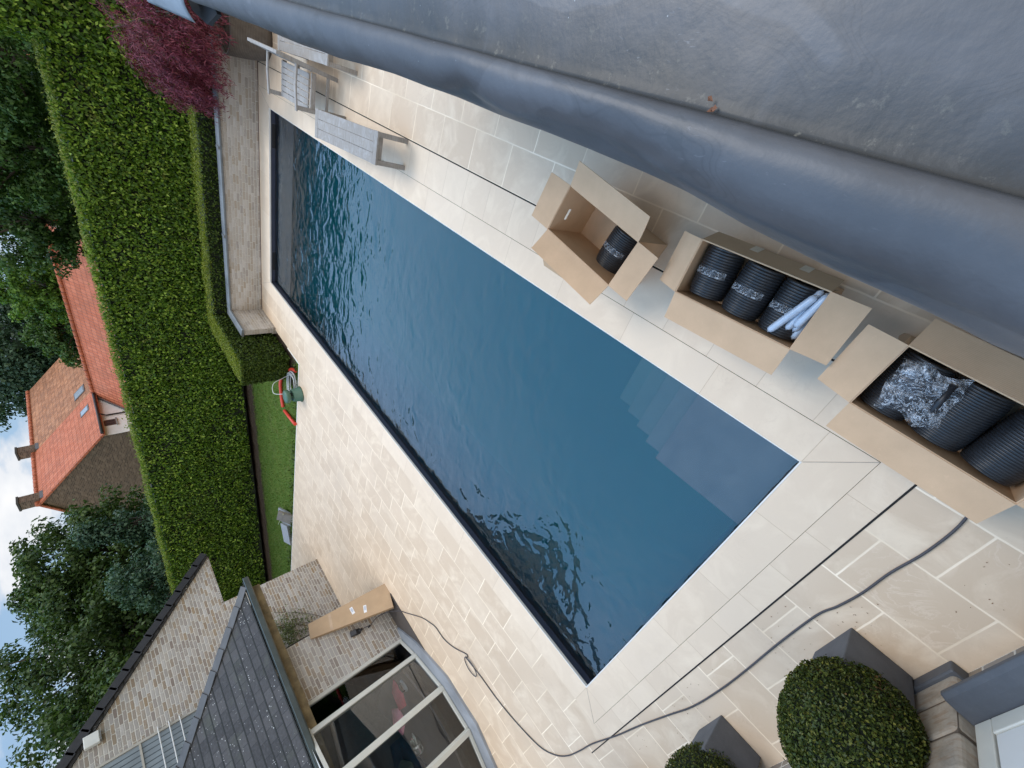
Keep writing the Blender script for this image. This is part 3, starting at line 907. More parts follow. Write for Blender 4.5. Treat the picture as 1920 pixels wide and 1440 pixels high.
BOXL = m_leaf('box_hedge_leaf', ((0, (0.023, 0.047, 0.008)), (0.5, (0.052, 0.091, 0.013)), (1, (0.111, 0.163, 0.026))), 0.5, 0.25, 0.5, 2.2, (0.029, 0.052, 0.008))
BOXN = m_leaf('box_hedge_fresh_top', ((0, (0.125, 0.169, 0.019)), (0.6, (0.194, 0.237, 0.027)), (1, (0.275, 0.312, 0.050))), 0.5, 0.35, 0.4, 2.0, (0.125, 0.150, 0.025))
bh = thing('box_hedge', 'low clipped box hedge with bright flat top wrapping the end of the brick garden wall', 'hedge', (-1.7, 11, 0))
m = MB(); m.box((-1.9, 12.30, 0.03), (9, 12.92, 1.09)); m.box((-2.05, 9.9, 0.03), (-1.46, 12.6, 1.09))
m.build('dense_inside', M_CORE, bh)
def boxface(n, a, b, axis, side):
    lo, hi = np.array(a, float), np.array(b, float)
    P = lo + (hi - lo) * RNG.uniform(0, 1, (n, 3)); nr = np.zeros((n, 3)); nr[:, axis] = side
    P += nr * (RNG.uniform(-0.06, 0.02, n) + vnoise(P, 3, 5) * 0.03)[:, None]
    return P, nr
fs = [boxface(12000, (-1.35, 12.23, 0.0), (9, 12.23, 1.12), 1, -1), boxface(5000, (-1.40, 9.82, 0.02), (-1.40, 12.3, 1.12), 0, 1),
      boxface(4500, (-2.1, 9.82, 0.02), (-1.40, 9.82, 1.12), 1, -1), boxface(2500, (-2.1, 9.82, 0.02), (-2.1, 13.0, 1.12), 0, -1)]
leaves('foliage', np.concatenate([f[0] for f in fs]), np.concatenate([f[1] for f in fs]), 0.055, 0.034, BOXL, bh, 0.75)
fs = [boxface(14000, (-2.1, 12.24, 1.12), (9, 12.98, 1.12), 2, 1), boxface(5600, (-2.1, 9.82, 1.12), (-1.41, 12.4, 1.12), 2, 1)]
leaves('fresh_growth', np.concatenate([f[0] for f in fs]), np.concatenate([f[1] for f in fs]), 0.045, 0.026, BOXN, bh, 0.8)

# ================================================================== LEFT BRICK HOUSE WITH GABLE AND BAY
XW = -7.17
hs = thing('brick_house', 'pale brick house on the left with steep gable, slate roofed bay and curved cream windows', 'house', (XW - 2, 3, 0))
m = MB()
m.box((XW - 0.3, -6.0, -0.1), (XW, 7.3, 2.45))
m.box((-12, 7.0, -0.1), (XW - 0.301, 7.3, 2.45))
m.build('wall', m_brick('pale'), hs)
APY, APZ = 3.2, 2.45 + (8.79 - 3.2) * 0.866
m = MB()
gp_ = [(8.79, 2.452), (APY, APZ), (-2.4, 2.452)]
for x in (XW + 0.002, XW - 0.3): m.poly([(x, y, z) for y, z in (gp_ if x > XW - 0.1 else reversed(gp_))])
m.poly([(XW + .002, 8.79, 2.452), (XW + .002, -2.4, 2.452), (XW - .3, -2.4, 2.452), (XW - .3, 8.79, 2.452)])
for y in np.arange(7.32, 8.78, 0.069): m.box((XW - 0.1, y, 2.40), (XW + 0.006, y + 0.058, 2.451))
m.build('gable', m_brick('pale'), hs)
# verge and main roof
m = MB()
dv = Vector((0, APY - 8.79, APZ - 2.45)).normalized(); un = Vector((0, -dv.z, dv.y)) * -1
up_ = Vector((0, dv.z, -dv.y)); up_ = up_ if up_.z > 0 else -up_
st = Vector((XW + 0.02, 8.86, 2.40))
Ln = 7.4
k = 0.0
while k < Ln:
    a = st + dv * k + up_ * 0.10; b = st + dv * min(k + 0.40, Ln) + up_ * 0.125
    m.beam(a, b, 0.15, 0.16, up_)
    k += 0.36
m.build('verge_tile', M_DARK(), hs)
m = MB()
q = [Vector((XW + 0.05, 8.9, 2.50)), Vector((-16, 8.9, 2.50)), Vector((-16, APY, APZ + 0.12)), Vector((XW + 0.05, APY, APZ + 0.12))]
m.slab(q, 0.12, up_)
m.slab([Vector((XW + 0.05, -2.5, 2.5)), Vector((XW + 0.05, APY - .002, APZ + .12)), Vector((-16, APY - .002, APZ + .12)), Vector((-16, -2.5, 2.5))], 0.12, (0, -up_.y, up_.z))
m.build('main_roof', m_slate(), hs)
# gable window with slatted blind and rails
wy0, wy1, wz0, wz1 = 1.4, 5.18, 3.25, 5.22
m = MB()
for a, b in (((wy0, wz0), (wy0 + .07, wz1)), ((wy1 - .045, wz0), (wy1, wz1)), ((wy0 + .07, wz1 - .06), (wy1 - .045, wz1)), ((wy0 + .07, wz0), (wy1 - .045, wz0 + .06))):
    m.box((XW + 0.003, a[0], a[1]), (XW + 0.035, b[0], b[1]))
m.box((XW + 0.006, wy0 + .07, 4.365), (XW + 0.03, wy1 - .045, 4.40))
gwn = m.build('window', m_plain('stone_grey_frame', (0.42, 0.40, 0.35), 0.6), hs)
m = MB()
y = wy0 + 0.07
while y < wy1 - 0.06:
    m.slab([(XW + 0.004, y, wz0 + .06), (XW + 0.004, y + 0.085, wz0 + .06), (XW + 0.016, y + 0.085, wz1 - .06), (XW + 0.016, y, wz1 - .06)], 0.003, (1, 0, 0)); y += 0.105
m.build('blind', m_plain('grey_blue_blind', (0.22, 0.26, 0.29), 0.4, 0, 0.15, 3.0), gwn)
MB().box((XW + 0.0005, wy0 + .07, wz0 + .06), (XW + 0.0035, wy1 - .05, wz1 - .06)).build('pane', m_plain('dim_window_pane', (0.09, 0.115, 0.135), 0.12), gwn)
for z, yy in ((4.08, 5.24), (3.90, 5.22), (3.72, 5.2)):
    MB().tube([(XW + 0.08, 1.2, z), (XW + 0.08, yy, z)], 0.011, 8).tube([(XW + 0.08, yy - .02, z), (XW, yy - .02, z)], 0.009, 6).build('rail', m_plain('white_rail', (0.7, 0.7, 0.68), 0.4), gwn)
al = thing('alarm_box', 'small white alarm box fixed near the top of the brick gable', 'alarm', (XW, 5.69, 5.02))
MB().box((XW + .004, 5.57, 4.905), (XW + 0.12, 5.80, 5.135)).build('casing', m_plain('off_white_plastic', (0.62, 0.63, 0.60), 0.5, 0, 0.08, 5), al, 0.012)
MB().box((XW + .003, 5.60, 4.885), (XW + 0.10, 5.78, 4.904)).build('base', m_plain('grey_plastic', (0.25, 0.25, 0.25), 0.5), al)

# bay
BX = -4.3
BR = m_brick('pale')
m = MB(); m.box((BX - 0.28, 3.02, -0.05), (BX, 4.15, 2.12)); m.box((XW, 3.87, -0.05), (BX - 0.281, 4.15, 2.12))
m.build('bay_wall', BR, hs)
MB().box((BX - 0.80, 2.985, 0.05), (BX - 0.04, 3.016, 2.12)).build('inner_reveal', m_plain('pale_green_grey_plaster', (0.42, 0.44, 0.40), 0.8), hs)
MB().box((XW + .01, 3.80, 0.0), (BX - 0.285, 3.865, 2.12)).build('inner_wall', m_plain('pale_green_grey_plaster', (0.42, 0.44, 0.40), 0.8), hs)
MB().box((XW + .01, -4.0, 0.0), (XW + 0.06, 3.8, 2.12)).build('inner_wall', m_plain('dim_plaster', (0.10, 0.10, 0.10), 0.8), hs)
MB().box((BX - 0.02, 4.148, 0.0), (BX + 0.008, 4.165, 2.12)).build('corner_edge_strip', m_plain('dark_edge_line', (0.012, 0.012, 0.012), 0.9), hs)  # added dark strip draws the occlusion edge of the bay corner, no joint here
plan = [(-4.32, 3.02), (-4.02, 2.52), (-3.68, 1.67), (-3.64, 0.84), (-3.98, 0.0), (-4.32, -0.5)]
FZ0, FZ1 = 0.075, 2.2
sill = MB(); seat_pts = []
outp = [(-4.27, 3.28), (-3.80, 2.66), (-3.40, 1.72), (-3.36, 0.80), (-3.74, -0.18), (-4.2, -0.75)]
for k in range(5):
    a, b, c, d = plan[k], plan[k + 1], outp[k + 1], outp[k]
    i = [sill.P(p) for p in ((a[0] - .03, a[1], FZ0), (b[0] - .03, b[1], FZ0), (c[0], c[1], 0.045), (d[0], d[1], 0.045), (d[0], d[1], 0.002), (c[0], c[1], 0.002))]
    sill.face((i[3], i[2], i[1], i[0])); sill.face((i[4], i[5], i[2], i[3]))
sill.build('sill', m_zinc('lead_sill', (0.25, 0.27, 0.30), 0.5, False), hs)
GL = m_glass('window_glass', (0.95, 0.97, 0.97), 0.0, 0.0)
for k in range(5):
    a = Vector((*plan[k], 0)); b = Vector((*plan[k + 1], 0)); d = (b - a).normalized()
    m = MB(); Z = Vector((0, 0, 1)); w = 0.05
    m.beam(a + d * 0.012 + Z * FZ0, a + d * 0.012 + Z * FZ1, 0.075, 0.085, d)
    m.beam(b - d * 0.03 + Z * FZ0, b - d * 0.03 + Z * FZ1, 0.04, 0.055, d)
    m.beam(a + d * 0.05 + Z * (FZ0 + .03), b - d * 0.05 + Z * (FZ0 + .03), 0.06, 0.06)
    m.beam(a + d * 0.05 + Z * (FZ1 - .03), b - d * 0.05 + Z * (FZ1 - .03), 0.06, 0.06)
    wf = m.build('window', M_WHITE(), hs, 0.008)
    n_ = Vector((-d.y, d.x, 0))
    MB().slab([a + d * .05 + Z * (FZ0 + .06), b - d * .05 + Z * (FZ0 + .06), b - d * .05 + Z * (FZ1 - .06), a + d * .05 + Z * (FZ1 - .06)], 0.006).build('pane', GL, wf)
m = MB()
m.poly([(x, y, 2.215) for x, y in plan] + [(-7.1, -0.5, 2.215), (-7.1, 3.8, 2.215), (-4.5, 3.8, 2.215)])
m.poly([(x + 0.05, y, 2.24) for x, y in reversed(plan)] + [(-4.5, 3.0, 2.24), (-4.5, -0.5, 2.24)])
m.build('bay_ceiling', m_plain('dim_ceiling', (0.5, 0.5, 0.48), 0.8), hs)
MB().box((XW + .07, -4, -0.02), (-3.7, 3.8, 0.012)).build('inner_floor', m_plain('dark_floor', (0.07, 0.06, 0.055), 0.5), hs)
# bay roof
SL = 0.88; EX, EY, EZ = -4.0, 5.65, 2.30
TZ = EZ + (EX - XW) * SL; HY = EY - (EX - XW)
sl = math.hypot(1, SL)
m = MB()
def slope(p): return ((p[1]), (EX - p[0]) * sl)
P4 = [(EX, -4.0, EZ), (EX, EY, EZ), (XW, HY, TZ), (XW, -4.0, TZ)]
m.poly(P4, [slope(p) for p in P4])
P3 = [(EX, EY, EZ), (XW, EY, EZ), (XW, HY, TZ)]
m.poly(P3, [(p[0], (EY - p[1]) * sl) for p in P3])
m.build('slate_roof', m_slate(), hs)
m = MB()
for k in np.arange(0.12, 3.16, 0.075 * 3.0):                  # thick butts of the slate courses
    z = EZ + k * SL
hd = Vector((-1, -1, SL)).normalized(); hl = Vector((-1, -1, SL)).length * 3.15
upn = Vector((SL, SL, 2)).normalized()
k = 0.0; base_h = Vector((EX, EY, EZ))
n1_ = Vector((SL, 0, 1)).normalized(); n2_ = Vector((0, SL, 1)).normalized()
s1 = (hd.cross(n1_)).normalized(); s1 = s1 if s1.y < 0 else -s1
s2 = (hd.cross(n2_)).normalized(); s2 = s2 if s2.x < 0 else -s2
while k < hl - 0.1:
    a = base_h + hd * k; b = base_h + hd * min(k + 0.42, hl)
    oa, ob = upn * 0.045, upn * 0.022
    for sd2 in (s1, s2):
        n_ = n1_ if sd2 is s1 else n2_
        q = [a + oa, b + ob, b + ob + sd2 * 0.155 - upn * 0.006, a + oa + sd2 * 0.155 - upn * 0.006]
        m.slab(q if sd2 is s2 else [q[1], q[0], q[3], q[2]], 0.022, n_)
    k += 0.37
m.build('hip_tile', m_plain('dark_hip_tile', (0.05, 0.053, 0.058), 0.55, 0, 0.25, 7.0, 0.3), hs, 0.004)
# gutter with slate overhang, brown wall plate, soffit
m = MB()
gs = ((EX - 0.03, 2.285), (EX - 0.03, 2.20), (EX + 0.01, 2.175), (EX + 0.09, 2.175), (EX + 0.125, 2.20), (EX + 0.125, 2.275), (EX + 0.105, 2.282), (EX + 0.105, 2.21), (EX + 0.08, 2.19), (EX + 0.0, 2.19), (EX - 0.012, 2.21), (EX - 0.012, 2.285))
A = [m.P((x, -4.0, z)) for x, z in gs]; B = [m.P((x, EY + 0.10, z)) for x, z in gs]
for k in range(len(gs)): m.face((A[k], A[(k + 1) % len(gs)], B[(k + 1) % len(gs)], B[k]))
m.face(list(reversed(A))); m.face(B)
m.box((EX - 0.02, EY + 0.07, 2.19), (EX + 0.115, EY + 0.095, 2.27))
m.build('gutter', m_plain('dark_green_grey_gutter', (0.052, 0.066, 0.064), 0.5, 0, 0.2, 5.0), hs)
m = MB(); m.box((EX - 0.26, -4.0, 2.03), (EX - 0.04, EY - 0.08, 2.17)); m.box((XW, EY - 0.25, 2.03), (EX - 0.261, EY - 0.09, 2.17))
m.build('eave_beam', m_plain('mossy_brown_timber', (0.17, 0.125, 0.062), 0.85, 0, 0.45, 6.0, 0.4), hs)
m = MB(); m.box((XW, 4.16, 2.175), (EX - 0.28, EY - 0.05, 2.20)); m.build('soffit', m_plain('brown_soffit', (0.12, 0.09, 0.06), 0.8), hs)

# things inside the bay
ws = thing('window_seat', 'grey topped window seat inside the curved bay window', 'seat', (-4.8, 1.4, 0))
sp_ = [(-4.42, 2.85), (-4.14, 2.40), (-3.83, 1.62), (-3.80, 0.88), (-4.1, 0.08), (-4.45, -0.4), (-5.1, 0.5), (-6.9, 2.85)]
m = MB(); A = [m.P((x, y, 0.40)) for x, y in sp_]; B = [m.P((x, y, 0.36)) for x, y in sp_]
m.face(list(reversed(A))); m.face(B)
for k in range(8): m.face((A[k], A[(k + 1) % 8], B[(k + 1) % 8], B[k]))
m.build('seat_top', m_plain('grey_seat_board', (0.13, 0.125, 0.135), 0.45, 0, 0.1, 3), ws)
MB().box((-5.2, -0.3, 0.012), (-4.6, 2.6, 0.36)).build('seat_base', m_plain('dim_wood', (0.12, 0.10, 0.09), 0.7), ws)
sf = thing('sofa', 'dark navy sofa standing behind the window seat inside the bay', 'sofa', (-6, 1.4, 0))
NAVY = m_plain('navy_fabric', (0.008, 0.016, 0.040), 0.85, 0, 0.3, 10, 0.3)
MB().at(frame((-6.15, 0.9, 0), math.radians(40))).box((-0.5, -1.3, 0.06), (0.35, 0.95, 0.42)).build('seat', NAVY, sf, 0.05, 3)
MB().at(frame((-6.15, 0.9, 0), math.radians(40))).box((-0.82, -1.3, 0.06), (-0.505, 0.95, 0.80)).build('backrest', NAVY, sf, 0.06, 3)
for y in (-1.47, 0.955): MB().at(frame((-6.15, 0.9, 0), math.radians(40))).box((-0.8, y, 0.06), (0.33, y + 0.16, 0.58)).build('armrest', NAVY, sf, 0.04, 3)
def cloth(name, label, c, pts, h, mat, cat, rz=0):
    m = MB(); n = len(pts)
    top = [(c[0] + x * 0.55, c[1] + y * 0.55, c[2] + h) for x, y in pts]; mid = [(c[0] + x, c[1] + y, c[2] + h * 0.35) for x, y in pts]; lo = [(c[0] + x, c[1] + y, c[2] + 0.001) for x, y in pts]
    T = [m.P(p) for p in top]; Mi = [m.P(p) for p in mid]; Lo = [m.P(p) for p in lo]
    m.face(T, None, True)
    for k in range(n):
        j = (k + 1) % n
        m.face((T[j], T[k], Mi[k], Mi[j]), None, True); m.face((Mi[j], Mi[k], Lo[k], Lo[j]), None, True)
    m.face(list(reversed(Lo)))
    return tag(m.build(name, mat), label, cat)
cloth('folded_cloth', 'deep pink folded cloth on the window seat nearer the iron', (-5.0, 2.30, 0.40), ((0.30, -0.02), (0.14, 0.30), (-0.32, 0.22), (-0.42, -0.14), (0.08, -0.24)), 0.06, m_plain('deep_pink_cloth', (0.88, 0.13, 0.21), 0.8, 0, 0.15, 12, 0.4), 'cloth')
cloth('folded_cloth', 'pale pink folded cloth on the window seat behind the second window post', (-5.75, 2.10, 0.40), ((0.34, -0.16), (0.34, 0.10), (-0.07, 0.26), (-0.50, 0.06), (-0.22, -0.26)), 0.08, m_plain('pale_pink_cloth', (0.90, 0.38, 0.52), 0.8, 0, 0.12, 12, 0.4), 'cloth')
ir = thing('clothes_iron', 'white clothes iron with dark handle lying on the window seat', 'iron', (-4.42, 2.3, 0.40), math.radians(120))
m = MB().at(frame((-4.42, 2.30, 0.401), math.radians(100)))
sh = [(-0.13, -0.055), (0.02, -0.055), (0.13, 0.0), (0.02, 0.055), (-0.13, 0.055)]
A = [m.P((x, y, 0)) for x, y in sh]; B = [m.P((x * 0.9, y * 0.85, 0.05)) for x, y in sh]
m.face(list(reversed(A))); m.face(B)
for k in range(5): m.face((A[k], A[(k + 1) % 5], B[(k + 1) % 5], B[k]))
m.build('body', m_plain('white_blue_plastic', (0.50, 0.54, 0.60), 0.3), ir, 0.01)
MB().at(frame((-4.42, 2.30, 0.401), math.radians(100))).tube([(-0.10, 0, 0.05), (-0.10, 0, 0.10), (0, 0, 0.115), (0.06, 0, 0.10), (0.07, 0, 0.05)], 0.014, 8).build('handle', M_BLACK(), ir)
jg = thing('glass_jug', 'tipped pale glass jug with long handle on the window seat', 'jug', (-5.15, 1.4, 0.4))
m = MB().at(frame((-5.15, 1.42, 0.51), math.radians(-35), 0, math.radians(78)))
m.lathe([(0.0, -0.2), (0.085, -0.2), (0.10, -0.1), (0.105, 0.05), (0.085, 0.16), (0.09, 0.2)], 24)
m.build('vessel', m_glass('cloudy_glass', (0.55, 0.62, 0.58), 0.15, 0.25), jg)
m = MB().at(frame((-5.15, 1.42, 0.51), math.radians(-35), 0, math.radians(78)))
m.tube([(0.0, 0.09, 0.15), (0.0, 0.19, 0.12), (0.0, 0.19, -0.08), (0.0, 0.10, -0.12)], 0.014, 8).build('handle', m_plain('pale_handle', (0.62, 0.64, 0.6), 0.3), jg)
pc = thing('cushion', 'dim olive cushion at the far end of the navy sofa', 'cushion', (-6.2, 2.2, 0.42))
m = MB().at(frame((-6.45, 1.35, 0.60), 0.9, 0.2, -0.5)); m.box((-0.06, -0.22, -0.2), (0.06, 0.22, 0.2)); m.build('cover', m_plain('olive_fabric', (0.06, 0.075, 0.055), 0.85), pc, 0.05, 3)

# wall socket, plug and cable
so = thing('wall_socket', 'black outdoor double socket with open lid on the bay brickwork', 'socket', (BX, 3.68, 0.8))
MB().at(frame((BX + .003, 3.68, 0.80), 0, math.radians(-10))).box((0, -0.055, -0.10), (0.05, 0.055, 0.10)).build('housing', M_BLACK(), so, 0.01)
MB().at(frame((BX + .055, 3.69, 0.84), 0, math.radians(-10), math.radians(-18))).box((0, -0.05, -0.06), (0.012, 0.05, 0.06)).build('lid', m_plain('grey_black_plastic', (0.035, 0.035, 0.04), 0.35), so, 0.004)
cb = [(BX + .06, 3.66, 0.68), (BX + .09, 3.64, 0.58), (BX + .09, 3.62, 0.50), (BX + .16, 3.66, 0.36), (-4.0, 3.60, 0.18), (-3.72, 3.38, 0.04), (-3.50, 3.18, 0.014), (-3.0, 2.78, 0.014), (-2.80, 2.55, 0.014), (-2.69, 2.38, 0.014), (-2.66, 2.12, 0.014), (-2.50, 1.86, 0.014), (-2.24, 1.60, 0.014)]
lp = [(-2.24 - 0.10 + 0.11 * math.cos(t), 1.42 + 0.17 * math.sin(t), 0.016 + 0.02 * (t - 0.9) / 6.6) for t in np.linspace(0.9, 7.2, 16)]
cb += lp + [(-2.24, 1.18, 0.014), (-2.20, 0.80, 0.014), (-2.10, 0.40, 0.014), (-1.90, -0.06, 0.014), (-1.66, -0.27, 0.014), (-1.37, -0.38, 0.014), (-1.0, -0.43, 0.014), (-0.65, -0.46, 0.014), (-0.1, -0.55, 0.014), (0.38, -0.61, 0.014), (0.9, -0.69, 0.014), (1.28, -0.75, 0.014), (1.75, -0.77, 0.014), (2.15, -0.765, 0.014), (2.6, -0.75, 0.014), (3.05, -0.75, 0.014), (3.23, -0.78, 0.014), (3.45, -0.80, 0.014), (3.7, -0.80, 0.014), (3.98, -0.82, 0.014), (4.28, -0.80, 0.014), (4.55, -0.70, 0.014)]
def smooth(p, it=4):
    p = [Vector(q) for q in p]
    out = []
    for k in range(len(p) - 1):
        a, b, c, d = p[max(k - 1, 0)], p[k], p[k + 1], p[min(k + 2, len(p) - 1)]
        for t in np.linspace(0, 1, it, endpoint=False):
            out.append(0.5 * ((2 * b) + (c - a) * t + (2 * a - 5 * b + 4 * c - d) * t * t + (3 * b - a - 3 * c + d) * t ** 3))
    return out + [p[-1]]
cbt = thing('power_cable', 'dark rubber power cable with a loop running across the terrace from the bay socket', 'cable', (0.4, -0.6, 0))
MB().tube(smooth(cb, 5), 0.008, 8).build('cord', m_plain('dark_grey_rubber', (0.055, 0.05, 0.055), 0.6, 0, 0.15, 20), cbt)
MB().tube([(BX + .05, 3.655, 0.735), (BX + .062, 3.66, 0.66)], 0.026, 10).build('plug', M_BLACK(), cbt)
MB().tube([(BX + .07, 3.62, 0.555), (BX + .09, 3.62, 0.50)], 0.022, 10).build('plug', M_BLACK(), cbt)

# leaning flat carton
ct = thing('flat_carton', 'long flat cardboard carton with two white labels leaning against the bay wall', 'carton', (-3.8, 3.8, 0))
p0 = Vector((-3.74, 4.08, 0.012)); p1 = Vector((-3.73, 3.52, 0.012)); top0 = Vector((-4.27, 4.33, 1.56)); top1 = Vector((-4.27, 4.10, 1.60))
axis_u = ((top0 + top1) / 2 - (p0 + p1) / 2).normalized()
ey = Vector((0, -1, 0)); nrm = axis_u.cross(ey).normalized(); nrm = nrm if nrm.x > 0 else -nrm
ey = nrm.cross(axis_u).normalized(); ey = ey if ey.y < 0 else -ey
wb, wt, Lc, thk = 0.56, 0.30, 1.66, 0.10
c0 = (p0 + p1) / 2
q = [c0 - ey * wb / 2, c0 + ey * wb / 2, c0 + axis_u * Lc + ey * wt / 2, c0 + axis_u * Lc - ey * wt / 2]
m = MB(); m.slab(q, thk, nrm)
m.build('carton_body', m_card('tan'), ct, 0.004)
LBL = m_plain('white_label_paper', (0.75, 0.76, 0.78), 0.6, 0, 0.03)
INK = m_plain('blue_grey_label_ink', (0.28, 0.33, 0.45), 0.7)
for u, w, ang in ((0.80, -0.02, 0.25), (0.55, 0.06, -0.1)):
    c = c0 + axis_u * u + ey * w + nrm * 0.0015
    a = (axis_u * math.cos(ang) + ey * math.sin(ang)); b = (ey * math.cos(ang) - axis_u * math.sin(ang))
    m = MB(); m.slab([c - a * .03 - b * .075, c + a * .03 - b * .075, c + a * .03 + b * .075, c - a * .03 + b * .075], 0.001, nrm)
    lb = m.build('label', LBL, ct)
    m = MB(); c2 = c + nrm * 0.0012
    for o_ in (-0.014, 0.0, 0.012): m.slab([c2 + a * (o_ - .0035) - b * .055, c2 + a * (o_ + .0035) - b * .055, c2 + a * (o_ + .0035) + b * .03, c2 + a * (o_ - .0035) + b * .03], 0.0006, nrm)
    m.build('print', INK, lb)
m = MB(); c = c0 + axis_u * (Lc - 0.42) + nrm * 0.0012; m.slab([c - axis_u * .025 - ey * .16, c + axis_u * .025 - ey * .155, c + axis_u * .025 + ey * .155, c - axis_u * .025 + ey * .16], 0.0008, nrm)
m.build('tape', m_plain('brown_parcel_tape', (0.48, 0.34, 0.22), 0.3), ct)

# climber in the corner
cl = thing('climbing_plant', 'straggly pale green climber trained on the house wall beside the bay', 'plant', (XW + .1, 5.4, 0))
m = MB()
for k in range(7):
    y0_ = 5.15 + 0.06 * k; pts = [(XW + 0.06, 4.9 + 0.05 * k, 0.05)]
    for j in range(1, 7): pts.append((XW + 0.05 + 0.02 * random.random(), 4.95 + 0.05 * k + (y0_ + 0.10 * k - 5.0) * j / 6 + random.uniform(-.05, .05), 0.05 + j * (0.24 + 0.03 * (k % 3))))
    m.tube(smooth(pts, 3), 0.006, 5)
m.build('stem', M_BARK(), cl)
n = 1300
P = np.stack([XW + RNG.uniform(0.02, 0.16, n), RNG.normal(5.62, 0.30, n), RNG.normal(1.38, 0.27, n)], 1)
P = P[(P[:, 1] > 5.05) & (vnoise(P, 6, 9) > -0.25)]
leaves('foliage', P, np.tile([1, -.3, 0.5], (len(P), 1)), 0.055, 0.024, m_leaf('climber_leaf', ((0, (0.06, 0.10, 0.025)), (0.6, (0.13, 0.17, 0.06)), (1, (0.30, 0.32, 0.18))), 0.5, 0.35, 0.3, 3.0, (0.08, 0.10, 0.03)), cl, 0.8)

# ================================================================== FLAT ROOF UNDER THE CAMERA
fr = thing('flat_roofed_extension', 'flat roofed extension with rounded grey sheet metal edge close below the viewer', 'building', (7.5, 3, 0))
EYS = [-3.0, 0.04, 0.09, 0.16, 0.23, 0.31, 0.48, 0.63, 0.74, 0.88, 0.95, 1.08, 1.21, 1.29, 1.41, 1.54, 1.65, 1.89, 2.35, 3.0, 3.24, 3.83, 6.5]
EXS = [5.352, 5.353, 5.360, 5.364, 5.365, 5.361, 5.367, 5.381, 5.395, 5.410, 5.407, 5.404, 5.395, 5.398, 5.412, 5.389, 5.385, 5.385, 5.370, 5.362, 5.368, 5.368, 5.355]
LYS = [-3.0, 0.045, 0.137, 0.22, 0.31, 0.49, 0.66, 0.79, 0.97, 1.14, 1.345, 1.535, 1.7, 3.0, 6.5]
LXS = [5.322, 5.326, 5.334, 5.337, 5.339, 5.352, 5.372, 5.378, 5.382, 5.384, 5.382, 5.386, 5.390, 5.39, 5.38]
prof = [('L', 0.006, 2.34), ('L', 0.002, 2.42), ('L', 0.0, 2.45), ('L', 0.002, 2.462), ('M', 0.35, 2.482), ('M', 0.75, 2.502), (None, 0.0, 2.522), (None, 0.006, 2.537), (None, 0.016, 2.552), (None, 0.032, 2.568), (None, 0.052, 2.583), (None, 0.076, 2.595), (None, 0.102, 2.602), (None, 0.128, 2.603), (None, 0.148, 2.598), (None, 0.160, 2.589), (None, 0.167, 2.576), (None, 0.1678, 2.555)]
flat_ = [(5.510, 2.546), (5.520, 2.543), (5.54, 2.543), (5.58, 2.548), (5.64, 2.556), (5.72, 2.565), (5.82, 2.573), (6.2, 2.580), (7.5, 2.59), (10.5, 2.60)]
ys = np.concatenate([np.arange(-3.0, -0.3, 0.15), np.arange(-0.3, 3.2, 0.025), np.arange(3.2, 5.3, 0.07)])
m = MB(); rows = []
for y in ys:
    xe = float(np.interp(y, EYS, EXS)); row = []
    xl = float(np.interp(y, LYS, LXS))
    for kd, dx, z in prof:
        x = xl + dx if kd == 'L' else xl + (xe - xl) * dx if kd == 'M' else xe + dx * (5.508 - xe) / 0.168
        row.append((x, y, z))
    row += [(x, y, z) for x, z in flat_]
    rows.append(row)
R_ = np.array(rows); flat3 = R_.reshape(-1, 3)
w = np.clip((flat3[:, 2] - 2.44) / 0.08, 0, 1)
dz = vnoise(flat3 * [1, 0.7, 1], 5.0, 21) * 0.006 + vnoise(flat3, 13.0, 22) * 0.0022
flat3 = flat3 + np.stack([np.zeros_like(dz), np.zeros_like(dz), dz * w], 1)
flat3[:, 0] += vnoise(flat3 * [0, 1, 1], 4.0, 5) * 0.003 * w
nr_, nc_ = R_.shape[:2]
idx = np.arange(nr_ * nc_).reshape(nr_, nc_)
fc = np.stack([idx[:-1, :-1], idx[:-1, 1:], idx[1:, 1:], idx[1:, :-1]], -1).reshape(-1, 4)
ro = npmesh('roof_sheet', flat3, fc, m_zinc('weathered_roof_sheet', (0.066, 0.069, 0.077), 0.38, True), fr)
ro.data.polygons.foreach_set('use_smooth', [True] * len(ro.data.polygons))
m = MB(); m.box((5.86, -2.9, -0.05), (6.1, 5.2, 2.5)); m.box((6.101, 5.0, -0.05), (10.4, 5.2, 2.5))
m.build('wall', BR, fr)
m = MB(); m.box((5.40, -2.95, 2.30), (10.4, 5.25, 2.345)); m.build('soffit', m_plain('grey_soffit_board', (0.20, 0.20, 0.20), 0.7), fr)
# loose corner flashing at the far end
def fl(a, b):
    x = 5.40 - 0.17 * b - 0.02 * a; y = 4.72 + 0.42 * b ** 0.7 + a * 1.9 * (1 - 0.0 * b)
    return (x, y, 2.585 - 0.13 * b ** 1.6)
m = MB(); m.grid(fl, 14, 8)
fo = m.build('corner_flashing', m_zinc('weathered_roof_sheet_end', (0.20, 0.235, 0.27), 0.42, False), fr)
sm_ = fo.modifiers.new('solid', 'SOLIDIFY'); sm_.thickness = 0.004
MB().slab([(5.41, 5.55, 2.43), (5.40, 4.70, 2.43), (5.345, 4.66, 2.415), (5.25, 5.05, 2.395), (5.30, 5.5, 2.395)], 0.03, (0, 0, 1)).build('gap_shadow_slab', m_plain('black_gap_shadow', (0.006, 0.007, 0.009), 0.9), fr)  # added black slab stands in for the shadowed gap between flashing and roll
dl = thing('dried_leaf', 'small curled brown dead leaf lodged in the roof crease', 'leaf', (5.525, 0.64, 2.548))
m = MB()
